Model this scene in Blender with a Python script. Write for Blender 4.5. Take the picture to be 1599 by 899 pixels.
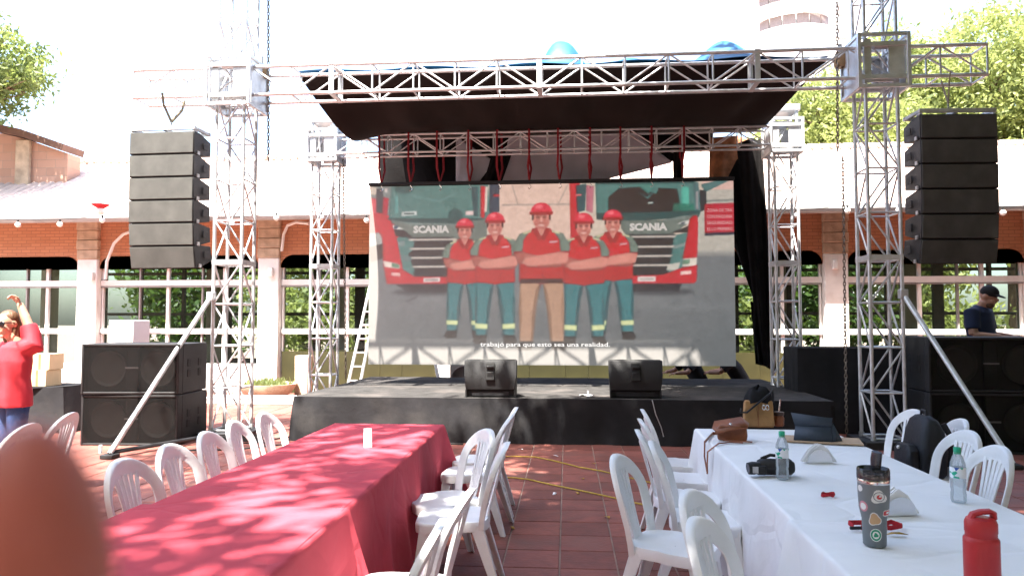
import bpy, math, random
import numpy as np
from mathutils import Vector, Matrix
for o in list(bpy.data.objects): bpy.data.objects.remove(o)
C = bpy.context.scene.collection
S = bpy.context.scene
R = math.radians
rnd = random.Random(7)

# ------------------------------------------------------------------ camera, sky, sun, exposure
EYE, YAW, PITCH, FPX = 1.6, R(5.0), R(2.75), 1155.0
cd = bpy.data.cameras.new('camera'); cam = bpy.data.objects.new('camera', cd); C.objects.link(cam)
cam.location = (0, 0, EYE); cam.rotation_euler = (R(90) + PITCH, 0, YAW)
cd.sensor_width = 36; cd.lens = FPX / 1599 * 36; cd.clip_start = 0.01; cd.clip_end = 2000
cd.dof.use_dof = True; cd.dof.focus_distance = 8.0; cd.dof.aperture_fstop = 8.7
S.camera = cam
SUN = Vector((-0.42, -1.0, 2.285)).normalized()          # towards the sun
w = bpy.data.worlds.new('World'); S.world = w; w.use_nodes = True
nt = w.node_tree; sk = nt.nodes.new('ShaderNodeTexSky'); sk.sky_type = 'NISHITA'; sk.sun_disc = False
sk.sun_elevation = math.asin(SUN.z); sk.sun_rotation = math.atan2(SUN.x, SUN.y)
sk.air_density = 1.0; sk.dust_density = 3.0; sk.ozone_density = 1.0
bg = nt.nodes['Background']; bg.inputs[1].default_value = 0.14
nt.links.new(sk.outputs[0], bg.inputs[0])
ld = bpy.data.lights.new('sun', 'SUN'); ld.energy = 5.0; ld.angle = R(0.53); ld.color = (1, 0.945, 0.86)
lo = bpy.data.objects.new('sun', ld); C.objects.link(lo); lo.rotation_euler = SUN.to_track_quat('Z', 'Y').to_euler()
S.view_settings.view_transform = 'Standard'; S.view_settings.look = 'None'; S.view_settings.gamma = 1
S.view_settings.exposure = 2.6; S.view_settings.use_curve_mapping = False

# ------------------------------------------------------------------ helpers
def ray(x, y):
    a = (x - 799.5) / FPX; b = (449.5 - y) / FPX
    f = math.cos(PITCH) - b * math.sin(PITCH); u = math.sin(PITCH) + b * math.cos(PITCH)
    return Vector((a * math.cos(YAW) - f * math.sin(YAW), a * math.sin(YAW) + f * math.cos(YAW), u))
def pz(x, y, z=0.0):
    d = ray(x, y); return Vector((0, 0, EYE)) + d * ((z - EYE) / d.z)
def py(x, y, Y):
    d = ray(x, y); return Vector((0, 0, EYE)) + d * (Y / d.y)

def empty(name, loc=(0, 0, 0), rz=0):
    o = bpy.data.objects.new(name, None); C.objects.link(o); o.location = loc; o.rotation_euler = (0, 0, rz)
    o.empty_display_size = 0.1; return o
def tag(o, label=None, cat=None, group=None, kind=None):
    if label: o['label'] = label
    if cat: o['category'] = cat
    if group: o['group'] = group
    if kind: o['kind'] = kind
    return o

ORD = ['first', 'second', 'third', 'fourth', 'fifth', 'sixth', 'seventh', 'eighth', 'ninth', 'tenth', 'eleventh', 'twelfth']
class MB:
    def __init__(s): s.v = []; s.f = []
    def add(s, vs, fs):
        n = len(s.v); s.v += [tuple(p) for p in vs]; s.f += [tuple(i + n for i in f) for f in fs]; return s
    def box(s, c, size, rot=None):
        hx, hy, hz = size[0] / 2, size[1] / 2, size[2] / 2; c = Vector(c)
        vs = [Vector((x, y, z)) for x in (-hx, hx) for y in (-hy, hy) for z in (-hz, hz)]
        if rot is not None: vs = [rot @ p for p in vs]
        return s.add([c + p for p in vs], [(0, 1, 3, 2), (4, 6, 7, 5), (0, 4, 5, 1), (2, 3, 7, 6), (0, 2, 6, 4), (1, 5, 7, 3)])
    def ext(s, pts, axis, a, b):                    # polygon in the two other axes, extruded along axis
        n = len(pts); vs = []
        for t in (a, b):
            for p in pts:
                q = list(p); q.insert(axis, t); vs.append(q)
        fs = [tuple(range(n))[::-1], tuple(range(n, 2 * n))] + [(i, (i + 1) % n, (i + 1) % n + n, i + n) for i in range(n)]
        return s.add(vs, fs)
    def loft(s, rings, cap=True, closed=True):
        n = len(rings[0]); vs = [p for r in rings for p in r]; fs = []
        for k in range(len(rings) - 1):
            for i in range(n if closed else n - 1):
                j = (i + 1) % n; fs.append((k * n + i, k * n + j, (k + 1) * n + j, (k + 1) * n + i))
        if cap: fs += [tuple(range(n))[::-1], tuple(range((len(rings) - 1) * n, len(rings) * n))]
        return s.add(vs, fs)
    def tube(s, pts, rad, n=8, flat=1.0, up=None):
        pts = [Vector(p) for p in pts]; rings = []
        if not hasattr(rad, '__len__'): rad = [rad] * len(pts)
        prev = None
        for i, p in enumerate(pts):
            t = (pts[min(i + 1, len(pts) - 1)] - pts[max(i - 1, 0)]).normalized()
            if prev is None:
                a = Vector(up) if up else (Vector((0, 0, 1)) if abs(t.z) < 0.9 else Vector((0, 1, 0)))
            else: a = prev
            a = (a - t * a.dot(t)).normalized(); b = t.cross(a); prev = a
            rings.append([p + (a * math.cos(2 * math.pi * k / n) + b * math.sin(2 * math.pi * k / n) * flat) * rad[i] for k in range(n)])
        return s.loft(rings)
    def lathe(s, prof, n=20, c=(0, 0, 0), cap=True):
        c = Vector(c)
        return s.loft([[c + Vector((r * math.cos(2 * math.pi * k / n), r * math.sin(2 * math.pi * k / n), z)) for k in range(n)] for r, z in prof], cap)
    def ball(s, c, r, n=14, m=9):
        c = Vector(c); r = Vector(r) if hasattr(r, '__len__') else Vector((r, r, r))
        return s.loft([[c + Vector((r.x * math.sin(math.pi * (j + .02) / (m + .04)) * math.cos(2 * math.pi * k / n), r.y * math.sin(math.pi * (j + .02) / (m + .04)) * math.sin(2 * math.pi * k / n), -r.z * math.cos(math.pi * (j + .02) / (m + .04)))) for k in range(n)] for j in range(m + 1)])
    def grid(s, fn, nu, nv):
        vs = [fn(i / nu, j / nv) for j in range(nv + 1) for i in range(nu + 1)]
        return s.add(vs, [(j * (nu + 1) + i, j * (nu + 1) + i + 1, (j + 1) * (nu + 1) + i + 1, (j + 1) * (nu + 1) + i) for j in range(nv) for i in range(nu)])
    def mesh(s, name, sharp=40):
        me = bpy.data.meshes.new(name); me.from_pydata(s.v, [], s.f); me.validate()
        for p in me.polygons: p.use_smooth = True
        me.set_sharp_from_angle(angle=R(sharp)); return me
    def build(s, name, m, parent=None, bevel=0, solid=0, sharp=40, loc=None, rz=0):
        o = bpy.data.objects.new(name, s.mesh(name, sharp)); C.objects.link(o); o.data.materials.append(m)
        if parent: o.parent = parent
        if loc is not None: o.location = loc
        if rz: o.rotation_euler = (0, 0, rz)
        if solid: d = o.modifiers.new('solid', 'SOLIDIFY'); d.thickness = solid; d.offset = 0
        if bevel:
            d = o.modifiers.new('bevel', 'BEVEL'); d.width = bevel; d.segments = 2; d.limit_method = 'ANGLE'; d.angle_limit = R(35)
        return o

def dup(root, loc, rz=0, label=None, group=None):
    r = root.copy(); C.objects.link(r); r.location = loc; r.rotation_euler = (0, 0, rz)
    if label: r['label'] = label
    if group: r['group'] = group
    for ch in root.children:
        c = ch.copy(); C.objects.link(c); c.parent = r
        for g in ch.children:
            d = g.copy(); C.objects.link(d); d.parent = c
    return r

_rods = {}
def rod(name, a, b, r, m, parent, n=8):
    a, b = Vector(a), Vector(b); L = round((b - a).length, 3); k = (L, r, m.name, n)
    if k not in _rods:
        mb = MB(); mb.loft([[(r * math.cos(2 * math.pi * i / n), r * math.sin(2 * math.pi * i / n), z) for i in range(n)] for z in (0, L)])
        me = mb.mesh('rod'); me.materials.append(m); _rods[k] = me
    o = bpy.data.objects.new(name, _rods[k]); C.objects.link(o); o.parent = parent
    q = (b - a).to_track_quat('Z', 'Y'); o.matrix_basis = Matrix.Translation(a) @ q.to_matrix().to_4x4(); return o
_bars = {}
def bar(name, c, size, m, parent, bevel=0):
    k = tuple(round(x, 4) for x in size) + (m.name, bevel)
    if k not in _bars:
        me = MB().box((0, 0, 0), size).mesh('bar'); me.materials.append(m); _bars[k] = me
    o = bpy.data.objects.new(name, _bars[k]); C.objects.link(o); o.location = c
    if parent: o.parent = parent
    if bevel: d = o.modifiers.new('bevel', 'BEVEL'); d.width = bevel; d.segments = 2
    return o

# ------------------------------------------------------------------ materials
def M(name, col, rough=.6, metal=0., var=.15, scale=6, bump=0., bscale=40, spec=.4, coat=0, stretch=None, dirt=None):
    m = bpy.data.materials.new(name); m.use_nodes = True; n = m.node_tree.nodes; l = m.node_tree.links
    p = n['Principled BSDF']; p.inputs['Roughness'].default_value = rough; p.inputs['Metallic'].default_value = metal
    p.inputs['Specular IOR Level'].default_value = spec; p.inputs['Coat Weight'].default_value = coat
    tc = n.new('ShaderNodeTexCoord'); src = tc.outputs['Object']
    if stretch:
        mp = n.new('ShaderNodeMapping'); mp.inputs['Scale'].default_value = stretch; l.new(src, mp.inputs[0]); src = mp.outputs[0]
    ns = n.new('ShaderNodeTexNoise'); ns.inputs['Scale'].default_value = scale; ns.inputs['Detail'].default_value = 6; l.new(src, ns.inputs['Vector'])
    mr = n.new('ShaderNodeMapRange'); mr.inputs[1].default_value = .3; mr.inputs[2].default_value = .7; mr.inputs[3].default_value = 1 - var; mr.inputs[4].default_value = 1 + var
    l.new(ns.outputs[0], mr.inputs[0])
    mx = n.new('ShaderNodeMix'); mx.data_type = 'RGBA'; mx.blend_type = 'MULTIPLY'; mx.inputs[0].default_value = 1
    mx.inputs[6].default_value = (*col, 1); l.new(mr.outputs[0], mx.inputs[7]); out = mx.outputs[2]
    if dirt:
        n2 = n.new('ShaderNodeTexNoise'); n2.inputs['Scale'].default_value = dirt[1]; n2.inputs['Detail'].default_value = 8; l.new(tc.outputs['Object'], n2.inputs['Vector'])
        r2 = n.new('ShaderNodeMapRange'); r2.inputs[1].default_value = .52; r2.inputs[2].default_value = .72; r2.inputs[4].default_value = dirt[2]; l.new(n2.outputs[0], r2.inputs[0])
        m2 = n.new('ShaderNodeMix'); m2.data_type = 'RGBA'; m2.inputs[7].default_value = (*dirt[0], 1); l.new(r2.outputs[0], m2.inputs[0]); l.new(out, m2.inputs[6]); out = m2.outputs[2]
    l.new(out, p.inputs['Base Color'])
    rr = n.new('ShaderNodeMapRange'); rr.inputs[3].default_value = max(.03, rough - .08); rr.inputs[4].default_value = min(1, rough + .1); l.new(ns.outputs[0], rr.inputs[0]); l.new(rr.outputs[0], p.inputs['Roughness'])
    if bump:
        b2 = n.new('ShaderNodeTexNoise'); b2.inputs['Scale'].default_value = bscale; b2.inputs['Detail'].default_value = 4; l.new(src, b2.inputs['Vector'])
        bp = n.new('ShaderNodeBump'); bp.inputs['Strength'].default_value = bump; bp.inputs['Distance'].default_value = .02; l.new(b2.outputs[0], bp.inputs['Height']); l.new(bp.outputs[0], p.inputs['Normal'])
    return m

def brick_mat(name, c1, c2, mortar, bw, bh, rough=.85):
    m = M(name, c1, rough); n = m.node_tree.nodes; l = m.node_tree.links; p = n['Principled BSDF']
    tc = n.new('ShaderNodeTexCoord'); sp = n.new('ShaderNodeSeparateXYZ'); cb = n.new('ShaderNodeCombineXYZ')
    l.new(tc.outputs['Object'], sp.inputs[0]); l.new(sp.outputs[0], cb.inputs[0]); l.new(sp.outputs[2], cb.inputs[1])
    b = n.new('ShaderNodeTexBrick'); b.inputs['Color1'].default_value = (*c1, 1); b.inputs['Color2'].default_value = (*c2, 1); b.inputs['Mortar'].default_value = (*mortar, 1)
    b.inputs['Scale'].default_value = 1; b.inputs['Brick Width'].default_value = bw; b.inputs['Row Height'].default_value = bh; b.inputs['Mortar Size'].default_value = .006
    l.new(cb.outputs[0], b.inputs['Vector']); l.new(b.outputs['Color'], p.inputs['Base Color'])
    bp = n.new('ShaderNodeBump'); bp.inputs['Strength'].default_value = .5; bp.inputs['Distance'].default_value = .01; bp.invert = True
    l.new(b.outputs['Fac'], bp.inputs['Height']); l.new(bp.outputs[0], p.inputs['Normal']); return m

def see_through(name, col, rough, clear, tint=(1, 1, 1)):
    m = bpy.data.materials.new(name); m.use_nodes = True; n = m.node_tree.nodes; l = m.node_tree.links
    p = n['Principled BSDF']; p.inputs['Base Color'].default_value = (*col, 1); p.inputs['Roughness'].default_value = rough
    t = n.new('ShaderNodeBsdfTransparent'); t.inputs[0].default_value = (*tint, 1)
    lw = n.new('ShaderNodeLayerWeight'); lw.inputs[0].default_value = .35
    mr = n.new('ShaderNodeMapRange'); mr.inputs[3].default_value = 1 - clear; mr.inputs[4].default_value = min(1, 1.7 - clear); l.new(lw.outputs['Fresnel'], mr.inputs[0])
    mx = n.new('ShaderNodeMixShader'); l.new(mr.outputs[0], mx.inputs[0]); l.new(t.outputs[0], mx.inputs[1]); l.new(p.outputs[0], mx.inputs[2]); l.new(mx.outputs[0], n['Material Output'].inputs[0]); return m

ALU = M('aluminium', (.62, .63, .64), .42, .55, .12, 9, dirt=((.3, .29, .27), 5, .35))
STEEL = M('galvanised_steel', (.5, .51, .52), .5, .6, .15, 12)
BLACK = M('black_paint', (.018, .018, .02), .55, 0, .3, 8, .15, 60)
CABINET = M('speaker_cabinet', (.013, .013, .014), .6, 0, .3, 5, .25, 90, dirt=((.045, .042, .04), 3, .3))
GRILLE = M('speaker_grille', (.066, .066, .06), .7, .0, .25, 4, .4, 220)
CLOTHK = M('black_cloth', (.02, .02, .022), .9, 0, .25, 3, .25, 14, spec=.15, dirt=((.07, .065, .06), 2.2, .3))
CARPET = M('black_carpet', (.045, .043, .042), .95, 0, .3, 5, .3, 120, spec=.1, dirt=((.15, .13, .12), 1.6, .4))
LINING = M('black_lining', (.012, .007, .006), .85, 0, .25, 2, .2, 6, spec=.2)
BLUE = M('blue_tarpaulin', (.012, .085, .2), .5, 0, .2, 3, .3, 8)
DRAPE = M('black_drape', (.010, .009, .009), .9, 0, .25, 3, .25, 14, spec=.1)
GREYT = M('grey_tarpaulin', (.5, .5, .55), .7, 0, .12, 2, .25, 7)
BROWNT = M('brown_shade_cloth', (.46, .2, .1), .9, 0, .35, 7, .6, 14)
WHITEP = M('white_plastic', (.80, .81, .82), .34, 0, .05, 4, .05, 60, spec=.5, dirt=((.55, .54, .5), 6, .25))
REDC = M('red_tablecloth', (.5, .066, .09), .85, 0, .1, 3, .18, 9, spec=.15)
WHITEC = M('white_tablecloth', (.80, .80, .80), .85, 0, .04, 3, .22, 8, spec=.2)
REDW = M('red_webbing', (.45, .02, .03), .8, 0, .15, 30)
STONE = M('column_stone', (.46, .36, .26), .9, 0, .25, 5, .5, 25)
WHITEW = M('white_wall_paint', (.78, .76, .72), .8, 0, .08, 3, .25, 20, dirt=((.45, .38, .3), 2.5, .35))
FRAME = M('white_window_frame', (.75, .75, .72), .5, 0, .06, 4)
CREAM = M('cream_paint', (.7, .66, .52), .7, 0, .08, 2)
OLIVE = M('olive_panel', (.03, .028, .006), .6, 0, .3, 2, .1)
BRICK = brick_mat('fascia_brick', (.52, .24, .13), (.45, .2, .105), (.3, .15, .09), .24, .075)
GABLE = brick_mat('gable_brick', (.5, .3, .22), (.42, .25, .18), (.35, .26, .2), .5, .22)
ROOF = M('roof_tile', (.56, .44, .38), .85, 0, .2, 5, .6, 12, stretch=(4, 1, 1))
GUTTER = M('grey_gutter', (.3, .29, .28), .5, .3, .15, 4)
DARKIN = M('dark_interior', (.13, .11, .085), .9)
GLASS = see_through('window_glass', (.02, .02, .02), .03, .8, (.82, .88, .84))
PET = see_through('clear_plastic', (.7, .75, .78), .08, .82, (.93, .96, .98))
SMOKE = see_through('smoked_plastic', (.06, .06, .07), .1, .35, (.5, .5, .52))
MESHC = see_through('grille_mesh', (.012, .012, .012), .7, .78)
SKIN = M('skin', (.46, .25, .17), .5, 0, .08, 12, .1, 120)
SKINF = M('finger_skin', (.42, .115, .08), .5, 0, .1, 60, .15, 400)
HAIRB = M('brown_hair', (.12, .06, .03), .5, 0, .3, 30, .5, 60, stretch=(1, 1, .2))
REDTOP = M('red_blouse', (.55, .03, .045), .75, 0, .12, 6, .2, 12)
JEANS = M('blue_jeans', (.03, .06, .16), .85, 0, .25, 10, .2, 150)
NAVY = M('navy_shirt', (.012, .022, .06), .85, 0, .2, 6, .2, 14)
BLACKT = M('black_shirt', (.015, .015, .017), .85, 0, .2, 6, .2, 14)
LEATHER = M('brown_leather', (.26, .085, .035), .45, 0, .25, 8, .25, 60)
TAN = M('tan_leather', (.36, .19, .07), .5, 0, .25, 8, .2, 50)
KRAFT = M('kraft_paper', (.45, .31, .2), .8, 0, .1, 8)
CARD = M('cardboard', (.62, .45, .27), .85, 0, .1, 4)
PAPER = M('white_paper', (.82, .82, .82), .8, 0, .03, 8)
REDB = M('red_bottle_paint', (.42, .025, .03), .45, 0, .06, 20, .1, 300)
GREYP = M('grey_tumbler_paint', (.17, .19, .2), .5, 0, .06, 20, .1, 300)
CHROME = M('chrome', (.7, .7, .7), .22, 1, .05)
GREENCAP = M('green_cap', (.02, .42, .24), .4)
YELLOW = M('yellow_cable', (.42, .28, .04), .6, 0, .2, 8)
CHAIN = M('chain_steel', (.2, .17, .14), .5, .6, .3, 20)
RUBBER = M('black_rubber', (.015, .015, .015), .7)
SLATE = M('slate_case', (.045, .06, .085), .55, 0, .1, 20, .15, 200)
BARK = M('bark', (.13, .09, .06), .95, 0, .35, 6, .8, 18, stretch=(1, 1, .25))
SOIL = M('soil', (.1, .07, .05), .95, 0, .3, 6, .6, 20)

def crease(m, sc, st):                                # ironed-in and crumpled fold lines
    n = m.node_tree.nodes; l = m.node_tree.links; p = n['Principled BSDF']; old = p.inputs['Normal'].links[0].from_socket
    tc = n.new('ShaderNodeTexCoord'); nz = n.new('ShaderNodeTexNoise'); nz.inputs['Scale'].default_value = 1.5; ad = n.new('ShaderNodeMixRGB'); ad.blend_type = 'ADD'; ad.inputs[0].default_value = .35
    l.new(tc.outputs['Object'], nz.inputs['Vector']); l.new(tc.outputs['Object'], ad.inputs[1]); l.new(nz.outputs['Color'], ad.inputs[2])
    h = None
    for k in (1, 2.7):
        vo = n.new('ShaderNodeTexVoronoi'); vo.feature = 'DISTANCE_TO_EDGE'; vo.inputs['Scale'].default_value = sc * k; l.new(ad.outputs[0], vo.inputs['Vector'])
        mr = n.new('ShaderNodeMapRange'); mr.inputs[2].default_value = .05 * k; l.new(vo.outputs[0], mr.inputs[0])
        bp = n.new('ShaderNodeBump'); bp.inputs['Strength'].default_value = st / k; bp.inputs['Distance'].default_value = .012; l.new(mr.outputs[0], bp.inputs['Height']); l.new(old, bp.inputs['Normal']); old = bp.outputs[0]
    l.new(old, p.inputs['Normal'])
crease(REDC, 1.6, .3); crease(WHITEC, 1.5, .28); 

# ------------------------------------------------------------------ ground and paving tiles
TS = .38; GR = R(-0.8)
gm = M('joint_mortar', (.30, .22, .18), .95, 0, .25, 3, .4, 60)
g = MB().add([(-400, -300, -.008), (400, -300, -.008), (400, 600, -.008), (-400, 600, -.008)], [(0, 1, 2, 3)]).build('ground', gm)
g.rotation_euler = (0, 0, -GR); tag(g, 'terracotta tile paving of the courtyard', None, None, 'structure')
def tile_mat(name, stuff):
    m = M(name, (.22, .072, .054), .62, 0, .22, 7, .25, 30, spec=.45, dirt=((.17, .09, .075), 1.7, .65)); n = m.node_tree.nodes; l = m.node_tree.links
    p = n['Principled BSDF']; lk = p.inputs['Base Color'].links[0].from_socket
    if stuff:
        tc = n.new('ShaderNodeTexCoord'); sn = n.new('ShaderNodeVectorMath'); sn.operation = 'SNAP'; sn.inputs[1].default_value = (TS, TS, 10)
        wn = n.new('ShaderNodeTexWhiteNoise'); wn.noise_dimensions = '2D'; l.new(tc.outputs['Object'], sn.inputs[0]); l.new(sn.outputs[0], wn.inputs[0]); r = wn.outputs[0]
    else:
        r = n.new('ShaderNodeObjectInfo').outputs['Random']
        g2 = n.new('ShaderNodeNewGeometry')
        for nd in n:
            if nd.type == 'TEX_NOISE':
                for k in list(nd.inputs['Vector'].links): l.remove(k)
                l.new(g2.outputs['Position'], nd.inputs['Vector'])
    mr = n.new('ShaderNodeMapRange'); mr.inputs[3].default_value = .74; mr.inputs[4].default_value = 1.22; l.new(r, mr.inputs[0])
    mx = n.new('ShaderNodeMix'); mx.data_type = 'RGBA'; mx.blend_type = 'MULTIPLY'; mx.inputs[0].default_value = 1; l.new(lk, mx.inputs[6]); l.new(mr.outputs[0], mx.inputs[7]); l.new(mx.outputs[2], p.inputs['Base Color']); return m
TILE, TILES = tile_mat('terracotta_tile', False), tile_mat('terracotta_tiles', True)
joint = pz(879, 699)
x0 = joint.x * math.cos(-GR) - joint.y * math.sin(GR) * -1
jl = Matrix.Rotation(GR, 3, 'Z') @ Vector((joint.x, joint.y, 0)); ox = jl.x % TS
def tile_geo(cx, cy, h=0.0):
    a = TS / 2 - .0045; b = a - .004; z = h
    return [(cx - a, cy - a, -.008), (cx + a, cy - a, -.008), (cx + a, cy + a, -.008), (cx - a, cy + a, -.008), (cx - b, cy - b, z), (cx + b, cy - b, z), (cx + b, cy + b, z), (cx - b, cy + b, z)]
TF = [(4, 5, 6, 7), (0, 1, 5, 4), (1, 2, 6, 5), (2, 3, 7, 6), (3, 0, 4, 7)]
tme = MB().add(tile_geo(0, 0), TF).mesh('paving_tile'); tme.materials.append(TILE)
cells = []
for i in range(-40, 40):
    for j in range(3, 44):
        lx, ly = ox + (i + .5) * TS, (j + .5) * TS
        wv = Matrix.Rotation(-GR, 3, 'Z') @ Vector((lx, ly, 0))
        cells.append((lx, ly, wv))
def seen(wv):                                       # the aisle, the strip by the left chairs, the corner by the right chairs
    x, y = wv.x, wv.y
    return (-.9 < x < 1.0 and 3.8 < y < 9.9) or (-3.9 < x < -2.3 and 4.6 < y < 9.2) or (2.4 < x < 3.6 and 4.4 < y < 7.5)
near = sorted([c for c in cells if seen(c[2])], key=lambda c: c[2].y)[:298]
ns_ = set((round(c[0], 3), round(c[1], 3)) for c in near)
for lx, ly, _ in near:
    o = bpy.data.objects.new('paving_tile', tme); C.objects.link(o); o.parent = g; o.location = (lx, ly, rnd.uniform(-.0015, .0015))
mb = MB()
for lx, ly, _ in cells:
    if (round(lx, 3), round(ly, 3)) not in ns_: mb.add(tile_geo(lx, ly, rnd.uniform(-.0015, .0015)), TF)
tag(mb.build('paving_tiles', TILES, g), kind='stuff')

# ------------------------------------------------------------------ trees
def leaf_mat(name, c, t):
    m = bpy.data.materials.new(name); m.use_nodes = True; n = m.node_tree.nodes; l = m.node_tree.links; p = n['Principled BSDF']; p.inputs['Roughness'].default_value = .55
    at = n.new('ShaderNodeAttribute'); at.attribute_name = 'tone'; mx = n.new('ShaderNodeMix'); mx.data_type = 'RGBA'
    mx.inputs[6].default_value = (c[0] * .55, c[1] * .6, c[2] * .6, 1); mx.inputs[7].default_value = (c[0] * 1.45, c[1] * 1.3, c[2] * 1.1, 1)
    l.new(at.outputs['Fac'], mx.inputs[0]); l.new(mx.outputs[2], p.inputs['Base Color'])
    tr = n.new('ShaderNodeBsdfTranslucent'); tr.inputs[0].default_value = (*t, 1); ms = n.new('ShaderNodeMixShader'); ms.inputs[0].default_value = .38
    l.new(p.outputs[0], ms.inputs[1]); l.new(tr.outputs[0], ms.inputs[2]); l.new(ms.outputs[0], n['Material Output'].inputs[0]); return m
LEAFY = leaf_mat('yellow_green_leaves', (.2, .24, .085), (.44, .5, .16))
LEAFM = leaf_mat('mid_green_leaves', (.10, .14, .045), (.26, .33, .08))
LEAFG = leaf_mat('green_leaves', (.055, .11, .025), (.14, .22, .03))
def tree(name, base, trunk_h, blobs, nclump, per, leaf, m, label, seed, r0=.22, spread=.55, group=None, limbs=None):
    rg = np.random.default_rng(seed); t = empty(name, base); B = Vector(base)
    mb = MB(); top = Vector((0, 0, trunk_h))
    cen = np.mean([b[0] for b in blobs], axis=0); c0 = Vector(cen) - B
    path = [Vector((0, 0, -.05)), Vector((.05, 0, trunk_h * .5)), Vector((c0.x * .15, c0.y * .15, trunk_h))]
    mb.tube(path, [r0 * 1.25, r0, r0 * .8], 9)
    for c, rad in blobs:
        e = Vector(c) - B; mid = path[2].lerp(e, .5) + Vector((0, 0, -.3 * rad[2] * .3))
        mb.tube([path[2] + Vector((0, 0, -.1)), mid, e], [r0 * .6, r0 * .35, r0 * .08], 7)
        for k in range(5):
            d = Vector(rg.normal(size=3)); d.normalize(); f = e + Vector((d.x * rad[0], d.y * rad[1], d.z * rad[2])) * .75
            s_ = mid.lerp(e, rg.uniform(.2, .9)); mb.tube([s_, s_.lerp(f, .5) + Vector((0, 0, .1)), f], [r0 * .2, r0 * .12, r0 * .03], 5)
    mb.build('trunk', BARK, t)
    V = []; T = []; vol = np.array([b[1][0] * b[1][1] * b[1][2] for b in blobs]) ** .67; vol /= vol.sum()
    for bi, (c, rad) in enumerate(blobs):
        nc = max(3, int(nclump * vol[bi])); d = rg.normal(size=(nc, 3)); d /= np.linalg.norm(d, axis=1)[:, None]
        cc = np.array(c) + d * np.array(rad) * (rg.uniform(.35, 1.05, (nc, 1)) ** .6)
        tone = rg.uniform(.1, .9, nc)
        p = np.repeat(cc, per, 0) + rg.normal(size=(nc * per, 3)) * spread * np.array([1, 1, .6]) * np.repeat(rg.uniform(.5, 1.2, (nc, 1)), per, 0)
        a = rg.normal(size=p.shape); a /= np.linalg.norm(a, axis=1)[:, None]; b = rg.normal(size=p.shape) + np.array([0, 0, .2]); b -= a * (a * b).sum(1)[:, None]; b /= np.linalg.norm(b, axis=1)[:, None]
        L = leaf * rg.uniform(.6, 1.3, (len(p), 1)); n_ = np.cross(a, b)
        V.append(np.stack([p - a * L, p + b * L * .42 + n_ * L * .1, p + a * L, p - b * L * .42 + n_ * L * .1], 1).reshape(-1, 3))
        T.append(np.clip(np.repeat(np.repeat(tone, per) + rg.normal(size=nc * per) * .2, 4), 0, 1))
    V = np.concatenate(V) - np.array(B); T = np.concatenate(T); n = len(V) // 4
    me = bpy.data.meshes.new('crown'); me.vertices.add(4 * n); me.loops.add(4 * n); me.polygons.add(n)
    me.vertices.foreach_set('co', V.ravel()); me.loops.foreach_set('vertex_index', np.arange(4 * n)); me.polygons.foreach_set('loop_start', np.arange(n) * 4)
    me.update(); at = me.attributes.new('tone', 'FLOAT', 'POINT'); at.data.foreach_set('value', T.astype(np.float32))
    me.materials.append(m); o = bpy.data.objects.new('crown', me); C.objects.link(o); o.parent = t
    return tag(t, label, 'tree', group)
# shade trees standing beside and behind the viewer: their crowns shade the aisle, the white table and the right of the stage
tree('shade_tree', (6.3, .5, 0), 5.5, [((1.6, 2.4, 10.2), (3.3, 3.7, 1.6)), ((1.3, 6.3, 10.1), (1.8, 2.0, 1.1)), ((4.4, 6.7, 10.3), (2.6, 2.3, 1.4)), ((.9, -2.8, 10.2), (3.2, 3.2, 1.5)), ((5.5, 2.5, 10.6), (3., 3.4, 1.7)), ((-1.1, .6, 10.1), (1.2, 2.4, 1.0)), ((-1.0, 4.0, 10.1), (1.1, 1.8, .9))], 1000, 52, .23, LEAFG, 'broad tree standing behind the chairs of the white table', 11, .34, .42)
tree('shade_tree', (8.6, 7.2, 0), 5.0, [((6.6, 7.6, 9.8), (2.4, 1.8, 1.4)), ((8.6, 9.0, 9.6), (2.4, 2.2, 1.6)), ((4.4, 8.1, 9.7), (1.6, 1.0, .9)), ((8.5, 5.5, 10.2), (2.5, 2.5, 1.6))], 420, 52, .21, LEAFG, 'spreading tree growing behind the stacked subwoofers near the desk', 12, .3, .4)
tree('shade_tree', (-6.5, -4.5, 0), 5.5, [((-3.3, .2, 10.2), (.9, .8, .5)), ((-4.4, -.8, 10.1), (1.0, .9, .5)), ((-2.6, 2.4, 10.0), (.7, 1.2, .6)), ((-2.5, 5.0, 10.), (1.0, 1.0, .7)), ((-3.2, -1.7, 10.1), (.8, .5, .4)), ((-3.8, 1.5, 10.1), (.5, .4, .3)), ((-5.0, -3.2, 10.0), (2.2, 1.6, 1.2)), ((-5.3, 2.3, 10.2), (1.1, 1.3, .6)), ((-6.0, 4.4, 10.1), (1.1, 1.0, .5))], 200, 60, .115, LEAFG, 'leafy tree standing behind the viewer with long limbs', 13, .3, .34)
# unseen trees added on three sides of the courtyard to cut ambient sky light
for i, (x, y, h, r) in enumerate([(-17, 1, 13, 4.), (-16, -7, 15, 4.5), (-9.5, -11, 16, 4.5), (-1.5, -12.5, 17, 5), (7.5, -11, 17, 5), (14.5, -6, 16, 4.5), (15.5, 2, 15, 4.5), (15, 9.5, 14, 4.)]):
    tree('added_unseen_tree', (x, y, 0), 3, [((x, y, h * .55), (r, r, h * .42)), ((x + r * .6, y, h * .4), (r * .7, r * .7, h * .3)), ((x - r * .6, y + .5, h * .45), (r * .7, r * .7, h * .32)), ((x, y, 2.4), (r * .9, r * .7, 2.2))], 260, 34, .42, LEAFG, 'tall unseen tree added across the courtyard to hold back sky light', 60 + i, .4, .75, 'unseen trees added around the courtyard to hold back sky light')
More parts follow.
